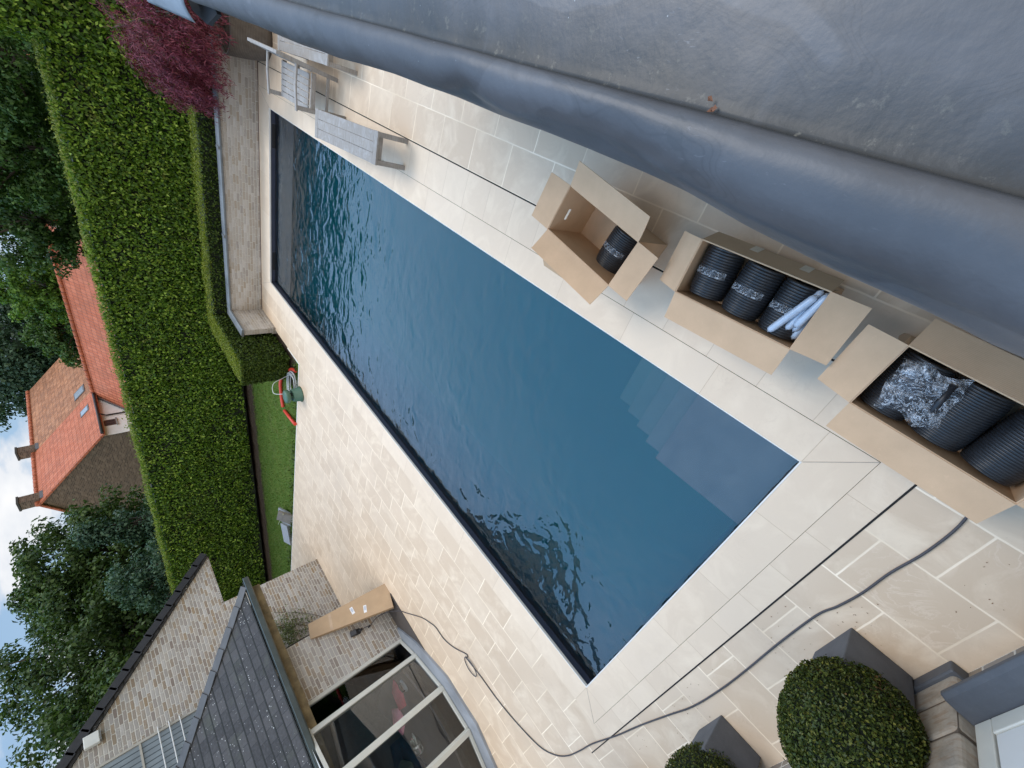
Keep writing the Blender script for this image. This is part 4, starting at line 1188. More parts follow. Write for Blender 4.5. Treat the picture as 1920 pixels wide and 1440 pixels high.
for k in range(3):
    a = (2.4, 3.6, 1.2)[k]; c = Vector((5.523 + 0.003 * k, 0.632 + 0.006 * k, 2.5475 + 0.002 * k))
    d = Vector((math.cos(a), math.sin(a), 0.35)).normalized(); sdv = d.cross(Vector((0, 0, 1))).normalized()
    m.poly([c, c + d * .009 + sdv * .005 + Vector((0, 0, .002)), c + d * (.020 - .004 * k) + Vector((0, 0, .004)), c + d * .009 - sdv * .005])
tag(m.build('blade', m_plain('dead_leaf_brown', (0.16, 0.075, 0.045), 0.8, 0, 0.4, 60), dl))

# ================================================================== WALL AND WINDOW BELOW THE VIEWER
hw = thing('house_wall', 'stone framed window corner with blue stone sill and white panel beside the large clipped ball', 'house', (3.6, -1.5, 0))
m = MB()
zc = 0.0
for k in range(9):
    h = 0.27
    m.box((2.98, -1.62, zc + 0.002), (3.435 - (0.012 if k % 2 else 0.0), -1.352, zc + h - 0.006)); zc += h
m.build('stone_jamb', m_lime(), hw, 0.03, 3)
MB().box((2.99, -1.70, 0), (3.42, -1.365, 2.42)).build('mortar', m_plain('dark_mortar', (0.13, 0.10, 0.075), 0.95), hw)
BLUE = m_zinc('blue_stone', (0.082, 0.088, 0.100), 0.5, False)
m = MB()
sec = ((-1.275, 0.345), (-1.275, 0.375), (-1.30, 0.398), (-1.36, 0.408), (-1.50, 0.425), (-1.50, 0.345))
A = [m.P((3.428, y, z)) for y, z in sec]; B = [m.P((6.0, y, z)) for y, z in sec]
for k in range(6): m.face((A[k], A[(k + 1) % 6], B[(k + 1) % 6], B[k]))
m.face(list(reversed(A))); m.face(B)
m.build('sill', BLUE, hw, 0.006)
m = MB(); m.box((2.0, -1.68, 0), (3.45, -1.325, 0.10)); m.build('plinth', BLUE, hw, 0.012)
MB().box((3.44, -1.66, 0.0), (6.0, -1.42, 0.344)).build('wall_below_sill', BR, hw)
MB().box((-2, -1.70, 0.0), (2.975, -1.40, 2.43)).build('wall', BR, hw)
m = MB()
for a, b in (((3.445, 0.426), (3.545, 2.4)), ((3.546, 0.426), (6.0, 0.53))): m.box((a[0], -1.50, a[1]), (b[0], -1.425, b[1]))
m.build('window_frame', M_WHITE(), hw, 0.006)
MB().box((3.555, -1.50, 0.54), (6.0, -1.432, 2.4)).build('white_panel', m_plain('white_painted_panel', (0.66, 0.67, 0.66), 0.4, 0, 0.03, 3), hw, 0.004)
MB().box((3.54, -1.51, 0.52), (6.0, -1.455, 2.4)).build('groove', m_plain('dark_groove', (0.10, 0.09, 0.08), 0.9), hw)

# ================================================================== PLANTED STONE TROUGHS
TOP_L = m_leaf('box_ball_leaf', ((0, (0.023, 0.038, 0.009)), (0.5, (0.059, 0.082, 0.016)), (0.88, (0.117, 0.133, 0.024)), (1, (0.216, 0.203, 0.041))), 0.42, 0.2, 0.5, 4.0, (0.035, 0.052, 0.011))
TOP_B = m_leaf('browned_box_leaf', ((0, (0.07, 0.045, 0.015)), (0.6, (0.14, 0.075, 0.025)), (1, (0.24, 0.14, 0.06))), 0.55, 0.2, 0.3, 4.0, (0.05, 0.04, 0.012))
def potted_ball(label, cx, n, seed, r=0.365, rz=0.47, cz=0.66):
    t = thing('potted_box_ball', label, 'potted shrub', (cx, -1.12, 0), 0, 'clipped box balls in grey planters')
    m = MB()
    b, tp, h, th = 0.197, 0.217, 0.43, 0.03
    def ring(s_, z): return [m.P((cx + a * s_, -1.12 + c * s_, z)) for a, c in ((-1, -1), (1, -1), (1, 1), (-1, 1))]
    r0, r1, r2, r3 = ring(b, 0.002), ring(tp, h), ring(tp - th, h), ring(tp - th, h - 0.06)
    m.face(list(reversed(r0)))
    for A, B in ((r0, r1), (r1, r2), (r2, r3)):
        for k in range(4): m.face((A[k], A[(k + 1) % 4], B[(k + 1) % 4], B[k]))
    m.build('planter', m_granite(), t, 0.008)
    m = MB(); m.box((cx - .185, -1.305, h - 0.08), (cx + .185, -0.935, h - 0.055)); m.build('soil', m_soil(), t)
    MB().tube([(cx, -1.12, h - .07), (cx, -1.12, cz)], 0.03, 8).build('stem', M_BARK(), t)
    P = unit(RNG.normal(0, 1, (n, 3)))
    lump = 1 + vnoise(P, 2.0, seed) * 0.045 + vnoise(P, 7, seed + 1) * 0.028 + (RNG.uniform(0, 1, n) > 0.985) * RNG.uniform(0.0, 0.06, n)
    Q = P * lump[:, None] * np.array([r, r, rz]) * RNG.uniform(0.90, 1.01, n)[:, None] + np.array([cx, -1.12, cz])
    br = (vnoise(P, 2.3, seed + 3) + 1.5 * (P[:, 0] * 0.75 + P[:, 1] * 0.1 - 0.62) + RNG.normal(0, 0.22, n)) > 0.72
    leaves('crown', Q[~br], P[~br], 0.021, 0.012, TOP_L, t, 0.75)
    leaves('browned_foliage', Q[br], P[br], 0.021, 0.012, TOP_B, t, 0.75)
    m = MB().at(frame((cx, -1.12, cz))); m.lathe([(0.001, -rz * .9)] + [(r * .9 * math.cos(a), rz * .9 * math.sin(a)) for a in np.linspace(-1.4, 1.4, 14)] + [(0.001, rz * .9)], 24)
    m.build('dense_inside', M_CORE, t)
potted_ball('large clipped box ball with browned side in the grey stone planter by the window sill', 2.965, 26000, 40)
potted_ball('clipped box ball in the second grey planter from the window sill, nearer the pool corner', 1.29, 12000, 50, 0.34, 0.46, 0.64)
potted_ball('corner of the third grey planter with box ball, cut off by the picture edge', -0.33, 7000, 60, 0.34, 0.44, 0.62)
m = MB()
for _ in range(120):
    cx, cy = random.choice(((2.98, -0.80), (3.3, -0.9), (1.3, -0.72), (1.25, -0.72), (0.4, -0.75), (2.6, -0.65), (4.1, -1.1)))
    x, y = random.gauss(cx, 0.22), random.gauss(cy, 0.09)
    if abs(x - 2.965) < .22 and y < -.88: continue
    a = random.random() * 6.28; l = random.uniform(.003, .008); d = Vector((math.cos(a), math.sin(a), 0)); q = Vector((-d.y, d.x, 0)); c = Vector((x, y, 0.007))
    m.poly([c - d * l, c + q * l * .4 + Vector((0, 0, .003)), c + d * l, c - q * l * .4])
tag(m.build('leaf_litter', m_plain('dry_leaf_litter', (0.20, 0.11, 0.06), 0.9, 0, 0.4, 30)), kind='stuff')

# ================================================================== CARDBOARD BOXES AND COILS
CARD, CARD2 = m_card('brown'), m_card('tan')
def carton(label, cx, cy, ang, Lx, Ly, H, flaps, hole=False, insert=None, tapes=False):
    """Lx short side (local x), Ly long side (local y)"""
    t = thing('cardboard_box', label, 'cardboard box', (cx, cy, 0), ang, 'open cardboard boxes beside the pool')
    F = frame((cx, cy, 0), ang); th = 0.006; a, b = Lx / 2, Ly / 2
    m = MB().at(F)
    m.box((-a, -b, 0.003), (a, b, 0.009))
    m.box((-a, -b, 0.0095), (-a + th, b, H)); m.box((a - th, -b, 0.0095), (a, b, H)); m.box((-a + th, -b, 0.0095), (a - th, -b + th, H))
    if hole:
        z0, z1, w = H - 0.17, H - 0.135, 0.05
        m.box((-a + th, b - th, 0.0095), (a - th, b, z0)); m.box((-a + th, b - th, z1), (a - th, b, H))
        m.box((-a + th, b - th, z0), (-w - .04, b, z1)); m.box((w - .04, b - th, z0), (a - th, b, z1))
    else: m.box((-a + th, b - th, 0.0095), (a - th, b, H))
    if insert: m.box((-a + th, -b + th, insert - 0.006), (a - th, b - th, insert))
    m.build('box_body', CARD, t)
    ins = MB().at(F)
    for k, (sd_, L, th_deg, skew) in flaps.items():
        ca, sa = math.cos(math.radians(th_deg)), math.sin(math.radians(th_deg))
        e = {'N': ((-a, b), (a, b), (0, 1)), 'S': ((a, -b), (-a, -b), (0, -1)), 'W': ((-a, -b), (-a, b), (-1, 0)), 'E': ((a, b), (a, -b), (1, 0))}[k]
        m = MB().at(F)
        nseg = 7
        def pt(u, v):
            x = e[0][0] + (e[1][0] - e[0][0]) * u; y = e[0][1] + (e[1][1] - e[0][1]) * u
            curl = skew * 0.04 * v * v * (0.4 + u)
            th2 = math.radians(th_deg); r = L * v
            ins_ = 0.004 * v
            ux = (e[1][0] - e[0][0]); uy = (e[1][1] - e[0][1]); ul = math.hypot(ux, uy)
            s_ = (0.5 - u) * 2 * ins_
            return (x + e[2][0] * r * math.cos(th2) + ux / ul * s_, y + e[2][1] * r * math.cos(th2) + uy / ul * s_, H + r * math.sin(th2) + curl + 0.002)
        i0 = [[m.P(pt(u / 6, v / nseg)) for v in range(nseg + 1)] for u in range(7)]
        for u in range(6):
            for v in range(nseg): m.face((i0[u][v], i0[u][v + 1], i0[u + 1][v + 1], i0[u + 1][v]))
        o = m.build('flap', CARD if sd_ else CARD2, t)  # darker card stands in for the roof's shade on the hanging flap
        so_ = o.modifiers.new('solid', 'SOLIDIFY'); so_.thickness = 0.005; so_.offset = 0
        if tapes and k == 'E':
            for u in (0.33, 0.72):
                m2 = MB().at(F)
                q = [Vector(pt(u, .55)), Vector(pt(u + .07, .55)), Vector(pt(u + .075, .98)), Vector(pt(u + .005, .98))]
                n_ = Vector((ca * 0 + e[2][0] * -sa, e[2][1] * -sa, ca)); n_ = n_ if n_.z > 0 else -n_
                m2.slab([p + n_ * 0.005 for p in q], 0.001, n_)
                m2.build('tape', m_plain('pale_parcel_tape', (0.55, 0.47, 0.36), 0.3), o)
    return t
carton('open cardboard box nearest the benches, nearly empty with one black coil at its bottom', 4.812, 2.158, math.radians(-11.2), 0.40, 0.805, 0.50,
       {'N': (1, 0.21, 6, 0.3), 'W': (1, 0.205, 21, 0.3), 'S': (1, 0.20, -4, 0.0), 'E': (1, 0.20, 12, 0.5)}, True)
carton('middle open cardboard box with three taped black coils and grey sausages', 4.942, 0.885, math.radians(1.6), 0.38, 0.82, 0.50,
       {'N': (1, 0.23, -30, -0.6), 'W': (1, 0.205, -12, 0.2), 'S': (1, 0.21, -14, 0.4), 'E': (0, 0.21, -72, 0.0)}, False, 0.20, True)
carton('open cardboard box nearest the viewer with black coils under crumpled clear plastic', 4.842, -0.345, math.radians(-2.6), 0.40, 0.785, 0.50,
       {'N': (1, 0.215, -20, 0.2), 'W': (1, 0.20, -14, 0.3), 'S': (1, 0.20, -10, 0.0), 'E': (1, 0.20, -40, 0.3)}, False, 0.20)
def sheet(name, label, pts, z=0.004):
    m = MB(); m.slab([(x, y, z + 0.006) for x, y in pts], 0.006, (0, 0, 1)); return tag(m.build(name, CARD2, None, 0.002), label, 'cardboard piece')
sheet('cardboard_piece', 'flat cardboard offcut under the pool side of the nearly empty box', ((4.22, 2.50), (4.30, 2.48), (4.62, 2.62), (4.62, 2.95), (4.30, 2.93), (4.235, 2.88)), 0.0)
sheet('cardboard_piece', 'small rounded cardboard tab poking out beside the box nearest the viewer', ((4.955, 0.02), (5.04, 0.012), (5.062, 0.04), (5.055, 0.075), (5.03, 0.085), (4.975, 0.06)), 0.0)

def coil_proto(r, L, rings, label, tape=True, group='black ribbed coils in the cardboard boxes'):
    t = thing('cable_coil', label, 'coil', (0, 0, 0), 0, group)
    F = Matrix.Rotation(math.radians(90), 4, 'Y')
    m = MB().at(F); pr = [(r * 0.55, -L / 2)]
    p = L / rings
    for k in range(rings):
        z = -L / 2 + p * k
        sag = 0.012 * abs(2 * (k + .5) / rings - 1) ** 6
        for t_ in (0.04, 0.18, 0.35, 0.5, 0.65, 0.82, 0.96):
            pr.append((r - sag - p * 0.42 * (1 - math.sqrt(max(0, 1 - (2 * t_ - 1) ** 2))), z + p * t_))
    pr += [(r * 0.55, L / 2), (r * 0.55, -L / 2)]
    m.lathe(pr, 48)
    m.build('winding', m_plain('black_ribbed_tube', (0.020, 0.021, 0.024), 0.36, 0, 0.25, 18), t)
    if tape:
        m = MB().at(F); w = 0.024
        m.grid(lambda a, b: ((r + 0.002 + 0.001 * math.sin(9 * a)) * math.cos(math.pi + 1.15 * (a - .55) * 1.6), (r + 0.002 + 0.0012 * math.sin(14 * a + 5 * b)) * math.sin(math.pi + 1.15 * (a - .55) * 1.6), w * (2 * b - 1) * (1 + 0.08 * math.sin(23 * a))), 24, 4)
        m.build('tape_band', m_film('clear_shiny_tape'), t)
    return t
cp = coil_proto(0.128, 0.335, 19, 'taped black coil against the bench side of the middle box')
def put(o, x, y, z, rz, ry=0.0, lab=None):
    o.location = (x, y, z); o.rotation_euler = (0, ry, rz)
    if lab: o['label'] = lab
    return o
c2 = copy_tree(cp); c3 = copy_tree(cp); c1 = copy_tree(cp)
a2 = math.radians(1.6)
put(cp, 4.95, 1.150, 0.345, a2 + 0.05)
put(c2, 4.945, 0.880, 0.352, a2 - 0.02, 0, 'taped black coil in the centre of the middle box')
put(c3, 4.945, 0.625, 0.330, a2 + 0.01, 0, 'taped black coil partly hidden under the grey sausages in the middle box')
c1.scale = (0.98, 1.17, 1.17)
put(c1, 4.752, 2.03, 0.160, math.radians(-11.2) + 0.0, 0, 'single taped black coil lying in the nearly empty box')
cb3 = coil_proto(0.125, 0.345, 24, 'black coil under the crumpled plastic bag in the box nearest the viewer', False)
d2 = copy_tree(cb3); d3 = copy_tree(cb3)
a3 = math.radians(-2.6)
put(cb3, 4.85, -0.09, 0.33, a3)
put(d2, 4.845, -0.345, 0.338, a3 + 0.04, 0, 'black coil in the centre of the box nearest the viewer')
put(d3, 4.832, -0.600, 0.345, a3 - 0.03, 0, 'black coil at the bottom end of the box nearest the viewer')
rod = thing('plastic_rod', 'black plastic rod standing beside the coil in the nearly empty box', 'rod', (4.7, 1.83, 0.1))
MB().tube([(4.56, 1.835, 0.16), (4.90, 1.768, 0.20)], 0.016, 12).build('shaft', M_BLACK(), rod)
MB().tube([(4.535, 1.84, 0.157), (4.562, 1.835, 0.16)], 0.020, 12).build('end_cap', M_BLACK(), rod)

def sausage(label, a, b, r=0.0235, z=0.0):
    t = thing('sealant_sausage', label, 'sealant sausage', a, 0, 'grey sealant sausages in the middle box')
    a = Vector(a); b = Vector(b); d = (b - a).normalized()
    pts = [a - d * 0.004, a, a + d * 0.006, a + d * 0.02, a + d * 0.05, (a + b) / 2 + Vector((0, 0, 0.002)), b - d * 0.05, b - d * 0.02, b - d * 0.006, b, b + d * 0.004]
    MB().tube(pts, [0.006, 0.013, 0.019, r * 0.96, r, r, r, r * 0.96, 0.019, 0.013, 0.006], 16).build('film', m_plain('pale_grey_foil_film', (0.47, 0.53, 0.62), 0.32, 0.1, 0.08, 25, 0.2), t)
    for e, s_ in ((a, -1), (b, 1)): MB().tube([e + d * s_ * 0.002, e + d * s_ * 0.010], 0.006, 8).build('crimp', m_plain('grey_metal_clip', (0.32, 0.34, 0.38), 0.35, 0.6), t)
sausage('grey sausage lying on top, apart from the others and across the third coil', (4.795, 0.637, 0.462), (5.085, 0.535, 0.478))
sausage('grey sausage on the upper row right beside the topmost one', (4.89, 0.527, 0.463), (5.115, 0.487, 0.470))
sausage('grey sausage tucked between the topmost one and its neighbour', (4.850, 0.563, 0.437), (5.12, 0.530, 0.430))
sausage('grey sausage end at the lower left of the bundle', (4.808, 0.558, 0.398), (5.11, 0.543, 0.375))
sausage('grey sausage end in the middle of the bundle', (4.853, 0.528, 0.412), (5.12, 0.496, 0.415))
sausage('grey sausage end lowest in the bundle near the flap', (4.808, 0.508, 0.392), (5.11, 0.493, 0.365))
# crumpled plastic bag
bgT = thing('plastic_bag', 'crumpled clear plastic bag lying on the coils in the box nearest the viewer', 'plastic bag', (4.86, -0.16, 0.45))
nu, nv = 46, 34
uu, vv = np.meshgrid(np.linspace(-1, 1, nu), np.linspace(-1, 1, nv), indexing='ij')
base_ = np.stack([4.865 + uu * 0.150 + 0.02 * np.sin(vv * 5), -0.155 + vv * 0.145 + uu * 0.03, np.zeros_like(uu)], -1).reshape(-1, 3)
ed = (1 + 0.16 * vnoise(base_, 18, 31))[:, None]
base_ = (base_ - [4.865, -0.155, 0]) * np.concatenate([ed, ed, np.ones_like(ed)], 1) + [4.865, -0.155, 0]
rid = 1 - np.abs(vnoise(base_, 22, 33)) * 1.6
hgt = 0.468 + 0.016 * rid + 0.008 * (1 - np.abs(vnoise(base_, 40, 34)) * 1.5) + 0.002 * vnoise(base_, 80, 35) - 0.035 * (np.maximum(np.abs(uu), np.abs(vv)).ravel() ** 4)
base_[:, 2] = hgt
idx = np.arange(nu * nv).reshape(nu, nv)
fc = np.stack([idx[:-1, :-1], idx[1:, :-1], idx[1:, 1:], idx[:-1, 1:]], -1).reshape(-1, 4)
npmesh('film', base_, fc, m_film('crumpled_clear_film'), bgT)
b2_ = base_.copy(); b2_[:, 2] -= 0.010 + 0.006 * np.abs(vnoise(base_, 30, 36)); b2_[:, :2] = (b2_[:, :2] - [4.865, -0.155]) * 0.94 + [4.87, -0.16]
npmesh('inner_fold', b2_, fc, m_film('crumpled_clear_film'), bgT)
MB().at(frame((4.86, -0.235, 0.462), 0.1)).tube([(-0.10, 0, 0), (0.12, 0.0, 0.012)], 0.017, 10).build('wrapped_handle', M_BLACK(), bgT)

# ================================================================== TEAK BENCHES AND SEAT
TEAK = m_teak()
def bench(label, cx, cy, rz, L=1.98, Wd=0.40, H=0.452):
    t = thing('teak_bench', label, 'bench', (cx, cy, 0), rz, 'backless teak benches by the pool')
    F = frame((cx, cy, 0), rz); a, b = Wd / 2, L / 2
    for yy in (b - 0.10, -b): MB().at(F).box((-a, yy, H - 0.03), (a, yy + 0.10, H)).build('end_board', TEAK, t, 0.004)
    n = 3; w = (Wd - 0.006) / n
    for k in range(n):
        x0_ = -a + 0.003 + k * w
        MB().at(F).box((x0_ + .002, -b + 0.104, H - 0.029), (x0_ + w - .003, b - 0.104, H - 0.0015)).build('plank', TEAK, t, 0.003)
    m = MB().at(F)
    for y in (-b + 0.045, b - 0.045): m.box((-a + .05, y - .012, H - 0.10), (a - .05, y + .012, H - 0.031))
    for x in (-a + 0.035, a - 0.035): m.box((x - .011, -b + .07, H - .10), (x + .011, b - .07, H - .031))
    m.build('apron', TEAK, t, 0.002)
    for x in (-a + 0.035, a - 0.035):
        for y in (-b + 0.04, b - 0.04): MB().at(F).box((x - .03, y - .03, 0.001), (x + .03, y + .03, H - 0.031)).build('leg', TEAK, t, 0.003)
    return t
bench('weathered grey teak bench right beside the pool edge', 4.465, 6.785, math.radians(-3.9) * -1)
bench('weathered teak bench half hidden by the flat roof edge', 5.35, 8.44, math.radians(-2.0) * -1)
ls = thing('teak_garden_seat', 'two place weathered teak garden seat with arms facing the pool', 'garden seat', (4.76, 8.75, 0))
x0_, x1_, ya, yb = 4.50, 5.04, 8.12, 9.36
for x, z1 in ((x0_, 0.60), (x1_ - 0.02, 0.43)):
    for y in (ya, yb):
        if x < 4.6: MB().box((x - .03, y - .03, 0.001), (x + .03, y + .03, z1)).build('leg', TEAK, ls, 0.004)
        else: MB().beam((x, y, 0.001), (x + 0.10, y, 0.86), 0.055, 0.06, (1, 0, 0)).build('leg', TEAK, ls, 0.004)
m = MB()
for k in range(6): m.box((x0_ - .02 + k * 0.087, ya + .035, 0.405), (x0_ - .02 + k * 0.087 + 0.078, yb - .035, 0.425))
m.build('seat', TEAK, ls, 0.003)
m = MB()
m.box((x0_ - .012, ya + .03, 0.33), (x0_ + .012, yb - .03, 0.40)); m.box((x1_ - .012, ya + .03, 0.33), (x1_ + .012, yb - .03, 0.40))
for y in (ya, yb): m.box((x0_ + .03, y - .014, 0.33), (x1_ - .03, y + .014, 0.40)); m.box((x0_ + .03, y - .012, 0.12), (x1_ - .03, y + .012, 0.165))
m.build('seat_frame', TEAK, ls, 0.003)
for y in (ya, yb):
    m = MB()
    m.beam((x0_ - .05, y, 0.605), (4.80, y, 0.628), 0.065, 0.026); m.beam((4.80, y, 0.628), (x1_ + .03, y, 0.620), 0.065, 0.026)
    m.build('armrest', TEAK, ls, 0.006)
m = MB(); m.beam((5.125, ya - .03, 0.87), (5.125, yb + .03, 0.87), 0.045, 0.075); m.build('top_rail', TEAK, ls, 0.006)
m = MB(); m.beam((5.055, ya + .03, 0.47), (5.055, yb - .03, 0.47), 0.03, 0.05)
for y in np.arange(ya + 0.06, yb - 0.03, 0.075): m.beam((5.06, y, 0.48), (5.118, y, 0.84), 0.014, 0.055, (1, 0, 0))
m.build('backrest', TEAK, ls, 0.002)

# ================================================================== POT AND RED MAPLE
pt = thing('potted_maple', 'purple red lace leaf maple in a large round grey brown pot, drooping over the wall', 'potted tree', (5.17, 11.43, 0))
m = MB().at(frame((5.17, 11.43, 0)))
m.lathe([(0.001, 0.002), (0.36, 0.002), (0.40, 0.12), (0.445, 0.40), (0.475, 0.70), (0.482, 0.735), (0.46, 0.74), (0.45, 0.70), (0.43, 0.62)], 56)
m.build('pot', m_wicker(), pt)
MB().at(frame((5.17, 11.43, 0.69))).lathe([(0.001, 0.02), (0.2, 0.014), (0.448, 0)], 40).build('soil', m_soil(), pt)
ma = pt
m = MB()
def limb(p, q, r0, r1, n=5, wob=0.06):
    p, q = Vector(p), Vector(q)
    pts = [p.lerp(q, k / n) + Vector((random.uniform(-wob, wob), random.uniform(-wob, wob), random.uniform(-wob, wob))) * (0 if k in (0,) else 1) for k in range(n + 1)]
    m.tube(pts, [r0 + (r1 - r0) * k / n for k in range(n + 1)], 7)
    return pts
limb((5.17, 11.45, 0.68), (5.12, 11.52, 1.3), 0.05, 0.035, 4, 0.02)
ml = []
MC = np.array([5.14, 11.66, 1.50])
for k in range(20):
    a = k * 2.4; el = random.uniform(0.1, 1.2)
    q = MC + np.array([1.25 * math.cos(a) * math.cos(el), 0.95 * math.sin(a) * math.cos(el), 0.1 + 0.78 * math.sin(el)])
    limb((5.12, 11.52, 1.2), q, 0.022, 0.005, 6, 0.06); ml.append(q)
m.build('trunk', M_BARK(), ma)
n = 520
dd = unit(RNG.normal(0, 1, (n, 3))); dd[:, 2] = np.abs(dd[:, 2]) * 1.05 - 0.45; dd = unit(dd)
cen = MC + dd * np.array([1.40, 1.08, 0.98]) * RNG.uniform(0.72, 1.0, n)[:, None] * (1 + 0.14 * vnoise(dd, 2.5, 70))[:, None]
PP_, NN_, OO_ = [], [], []
for c, d in zip(cen, dd):
    k = 70
    out = unit(np.array([d[0], d[1], 0.0])[None] + 1e-3)[0]
    s_ = RNG.uniform(0, 1, k) ** 0.7
    L_ = RNG.uniform(0.22, 0.42)
    fan = RNG.normal(0, 0.045, (k, 3))
    PP_.append(c + out * (s_ * L_ * 0.7)[:, None] + np.array([0, 0, -1.0]) * (s_ ** 1.8 * L_ * 0.85)[:, None] + fan)
    NN_.append(np.tile(d * 0.7 + np.array([0, 0, 0.6]), (k, 1))); OO_.append(np.tile(out * 0.8 + np.array([0, 0, -0.9]), (k, 1)))
PP_, NN_, OO_ = np.concatenate(PP_), np.concatenate(NN_), np.concatenate(OO_)
leaves('crown', PP_, NN_, 0.10, 0.013, m_leaf('maple_leaf', ((0, (0.069, 0.012, 0.022)), (0.5, (0.165, 0.030, 0.053)), (0.85, (0.256, 0.061, 0.091)), (1, (0.341, 0.112, 0.131))), 0.5, 0.3, 0.3, 1.5, (0.096, 0.033, 0.020)), ma, 0.5, (0, 0, -0.9))

# ================================================================== SPEAKER, PIPE AND BLOCKS ON THE LAWN EDGE
SPX, SPY = -2.05, 9.02
sp = thing('garden_speaker', 'green mushroom shaped garden speaker standing on the terrace edge', 'speaker', (SPX, SPY, 0))
GRN = m_plain('green_plastic', (0.055, 0.125, 0.085), 0.5, 0, 0.12, 12)
F = frame((SPX, SPY, 0))
MB().at(F).lathe([(0.001, 0.004), (0.205, 0.004), (0.21, 0.02), (0.185, 0.035), (0.165, 0.20), (0.15, 0.215), (0.001, 0.215)], 32).build('base', GRN, sp)
MB().at(F).lathe([(0.075, 0.215), (0.07, 0.29)], 20).build('neck', m_plain('dark_green_mesh', (0.015, 0.028, 0.02), 0.8), sp)
for k in range(4): a = k * 1.571 + .4; MB().at(F).tube([(0.12 * math.cos(a), 0.12 * math.sin(a), 0.21), (0.12 * math.cos(a), 0.12 * math.sin(a), 0.30)], 0.012, 6).build('post', GRN, sp)
MB().at(F).lathe([(0.001, 0.285), (0.155, 0.285), (0.172, 0.30), (0.172, 0.37), (0.15, 0.392), (0.08, 0.402), (0.001, 0.404)], 32).build('cap', GRN, sp)
WHT = m_plain('white_cable', (0.62, 0.64, 0.66), 0.45, 0, 0.06)
wc = thing('white_cable_coil', 'coil of white cable lying beside the green speaker', 'cable', (-2.0, 9.4, 0))
m = MB()
for k in range(7):
    r = 0.26 + 0.025 * (k % 4); ox, oy = random.uniform(-.03, .03), random.uniform(-.03, .03)
    m.tube([(-2.12 + ox + r * 1.25 * math.cos(t), 9.50 + oy + r * 0.9 * math.sin(t), 0.0 + 0.015 * k + 0.01 * math.sin(3 * t)) for t in np.linspace(0, 6.283, 28, endpoint=False)], 0.009, 6, False, True)
m.build('loop', WHT, wc)
m = MB(); m.tube(smooth([(SPX + .02, SPY + .1, 0.40), (SPX - .06, SPY + .30, 0.55), (SPX + .10, SPY + .48, 0.50), (-1.90, 9.60, 0.25), (-1.9, 9.7, 0.05)], 5), 0.007, 6); m.build('tail', WHT, wc)
op = thing('orange_pipe', 'orange red corrugated conduit lying in an arc on the lawn behind the speaker', 'pipe', (-2.6, 10, 0))
RED = m_plain('orange_red_plastic', (0.62, 0.055, 0.03), 0.5, 0, 0.1, 20)
MB().tube(smooth([(-1.62, 9.45, -0.02), (-1.72, 9.70, -0.01), (-2.05, 10.05, 0.0), (-2.40, 10.36, 0.0), (-2.75, 10.48, 0.0), (-3.15, 10.40, 0.0), (-3.45, 10.25, 0.0)], 6), 0.045, 10).build('conduit', RED, op)
op2 = thing('orange_pipe', 'short straight orange red conduit ending at the terrace edge', 'pipe', (-3.3, 9.7, 0))
MB().tube([(-3.50, 10.14, 0.0), (-3.40, 9.70, 0.012), (-3.24, 9.20, 0.045)], 0.045, 10).build('conduit', RED, op2)
CON = m_plain('grey_concrete', (0.25, 0.265, 0.285), 0.85, 0, 0.15, 12, 0.3)
for lab, x, y, z, rz, sx, sy, sz, tl in (('grey concrete slab leaning under the brownish one on the lawn edge', -7.95, 9.72, 0.02, 0.1, 0.30, 0.30, 0.06, 0.45),
                                     ('brownish concrete slab resting against the grey slab on the lawn edge', -7.72, 9.55, 0.10, -0.25, 0.32, 0.26, 0.06, 0.75),
                                     ('grey concrete block lying apart, below the leaning slabs on the lawn edge', -8.75, 9.62, 0.0, 0.55, 0.36, 0.24, 0.14, 0.15)):
    t = thing('concrete_block', lab, 'concrete block', (x, y, z), 0, 'concrete pieces on the lawn edge')
    m = MB().at(frame((x, y, z + 0.02), rz, tl)); m.box((-sx, -sy, -sz / 2), (sx, sy, sz / 2))
    m.build('block', m_plain('brownish_concrete', (0.22, 0.195, 0.165), 0.9, 0, 0.15, 12, 0.3) if 'brownish' in lab[:9] else CON, t, 0.008)
skt = thing('pale_stick', 'thin pale stick leaning across the concrete pieces on the lawn', 'stick', (-8.4, 10, 0))
MB().tube([(-9.5, 10.65, -0.03), (-8.3, 10.0, 0.10), (-7.35, 9.45, 0.22)], 0.014, 6).build('shaft', m_plain('pale_bamboo', (0.42, 0.42, 0.22), 0.6), skt)
# small weeds along the kerb
P = np.stack([RNG.uniform(-12, -1.4, 420), 9.26 + np.abs(RNG.normal(0, 0.18, 420)), RNG.uniform(-0.04, 0.03, 420)], 1)
tag(leaves('weeds', P, np.tile([0, -.4, 0.9], (420, 1)), 0.10, 0.035, BOXL, None, 0.8), kind='stuff')

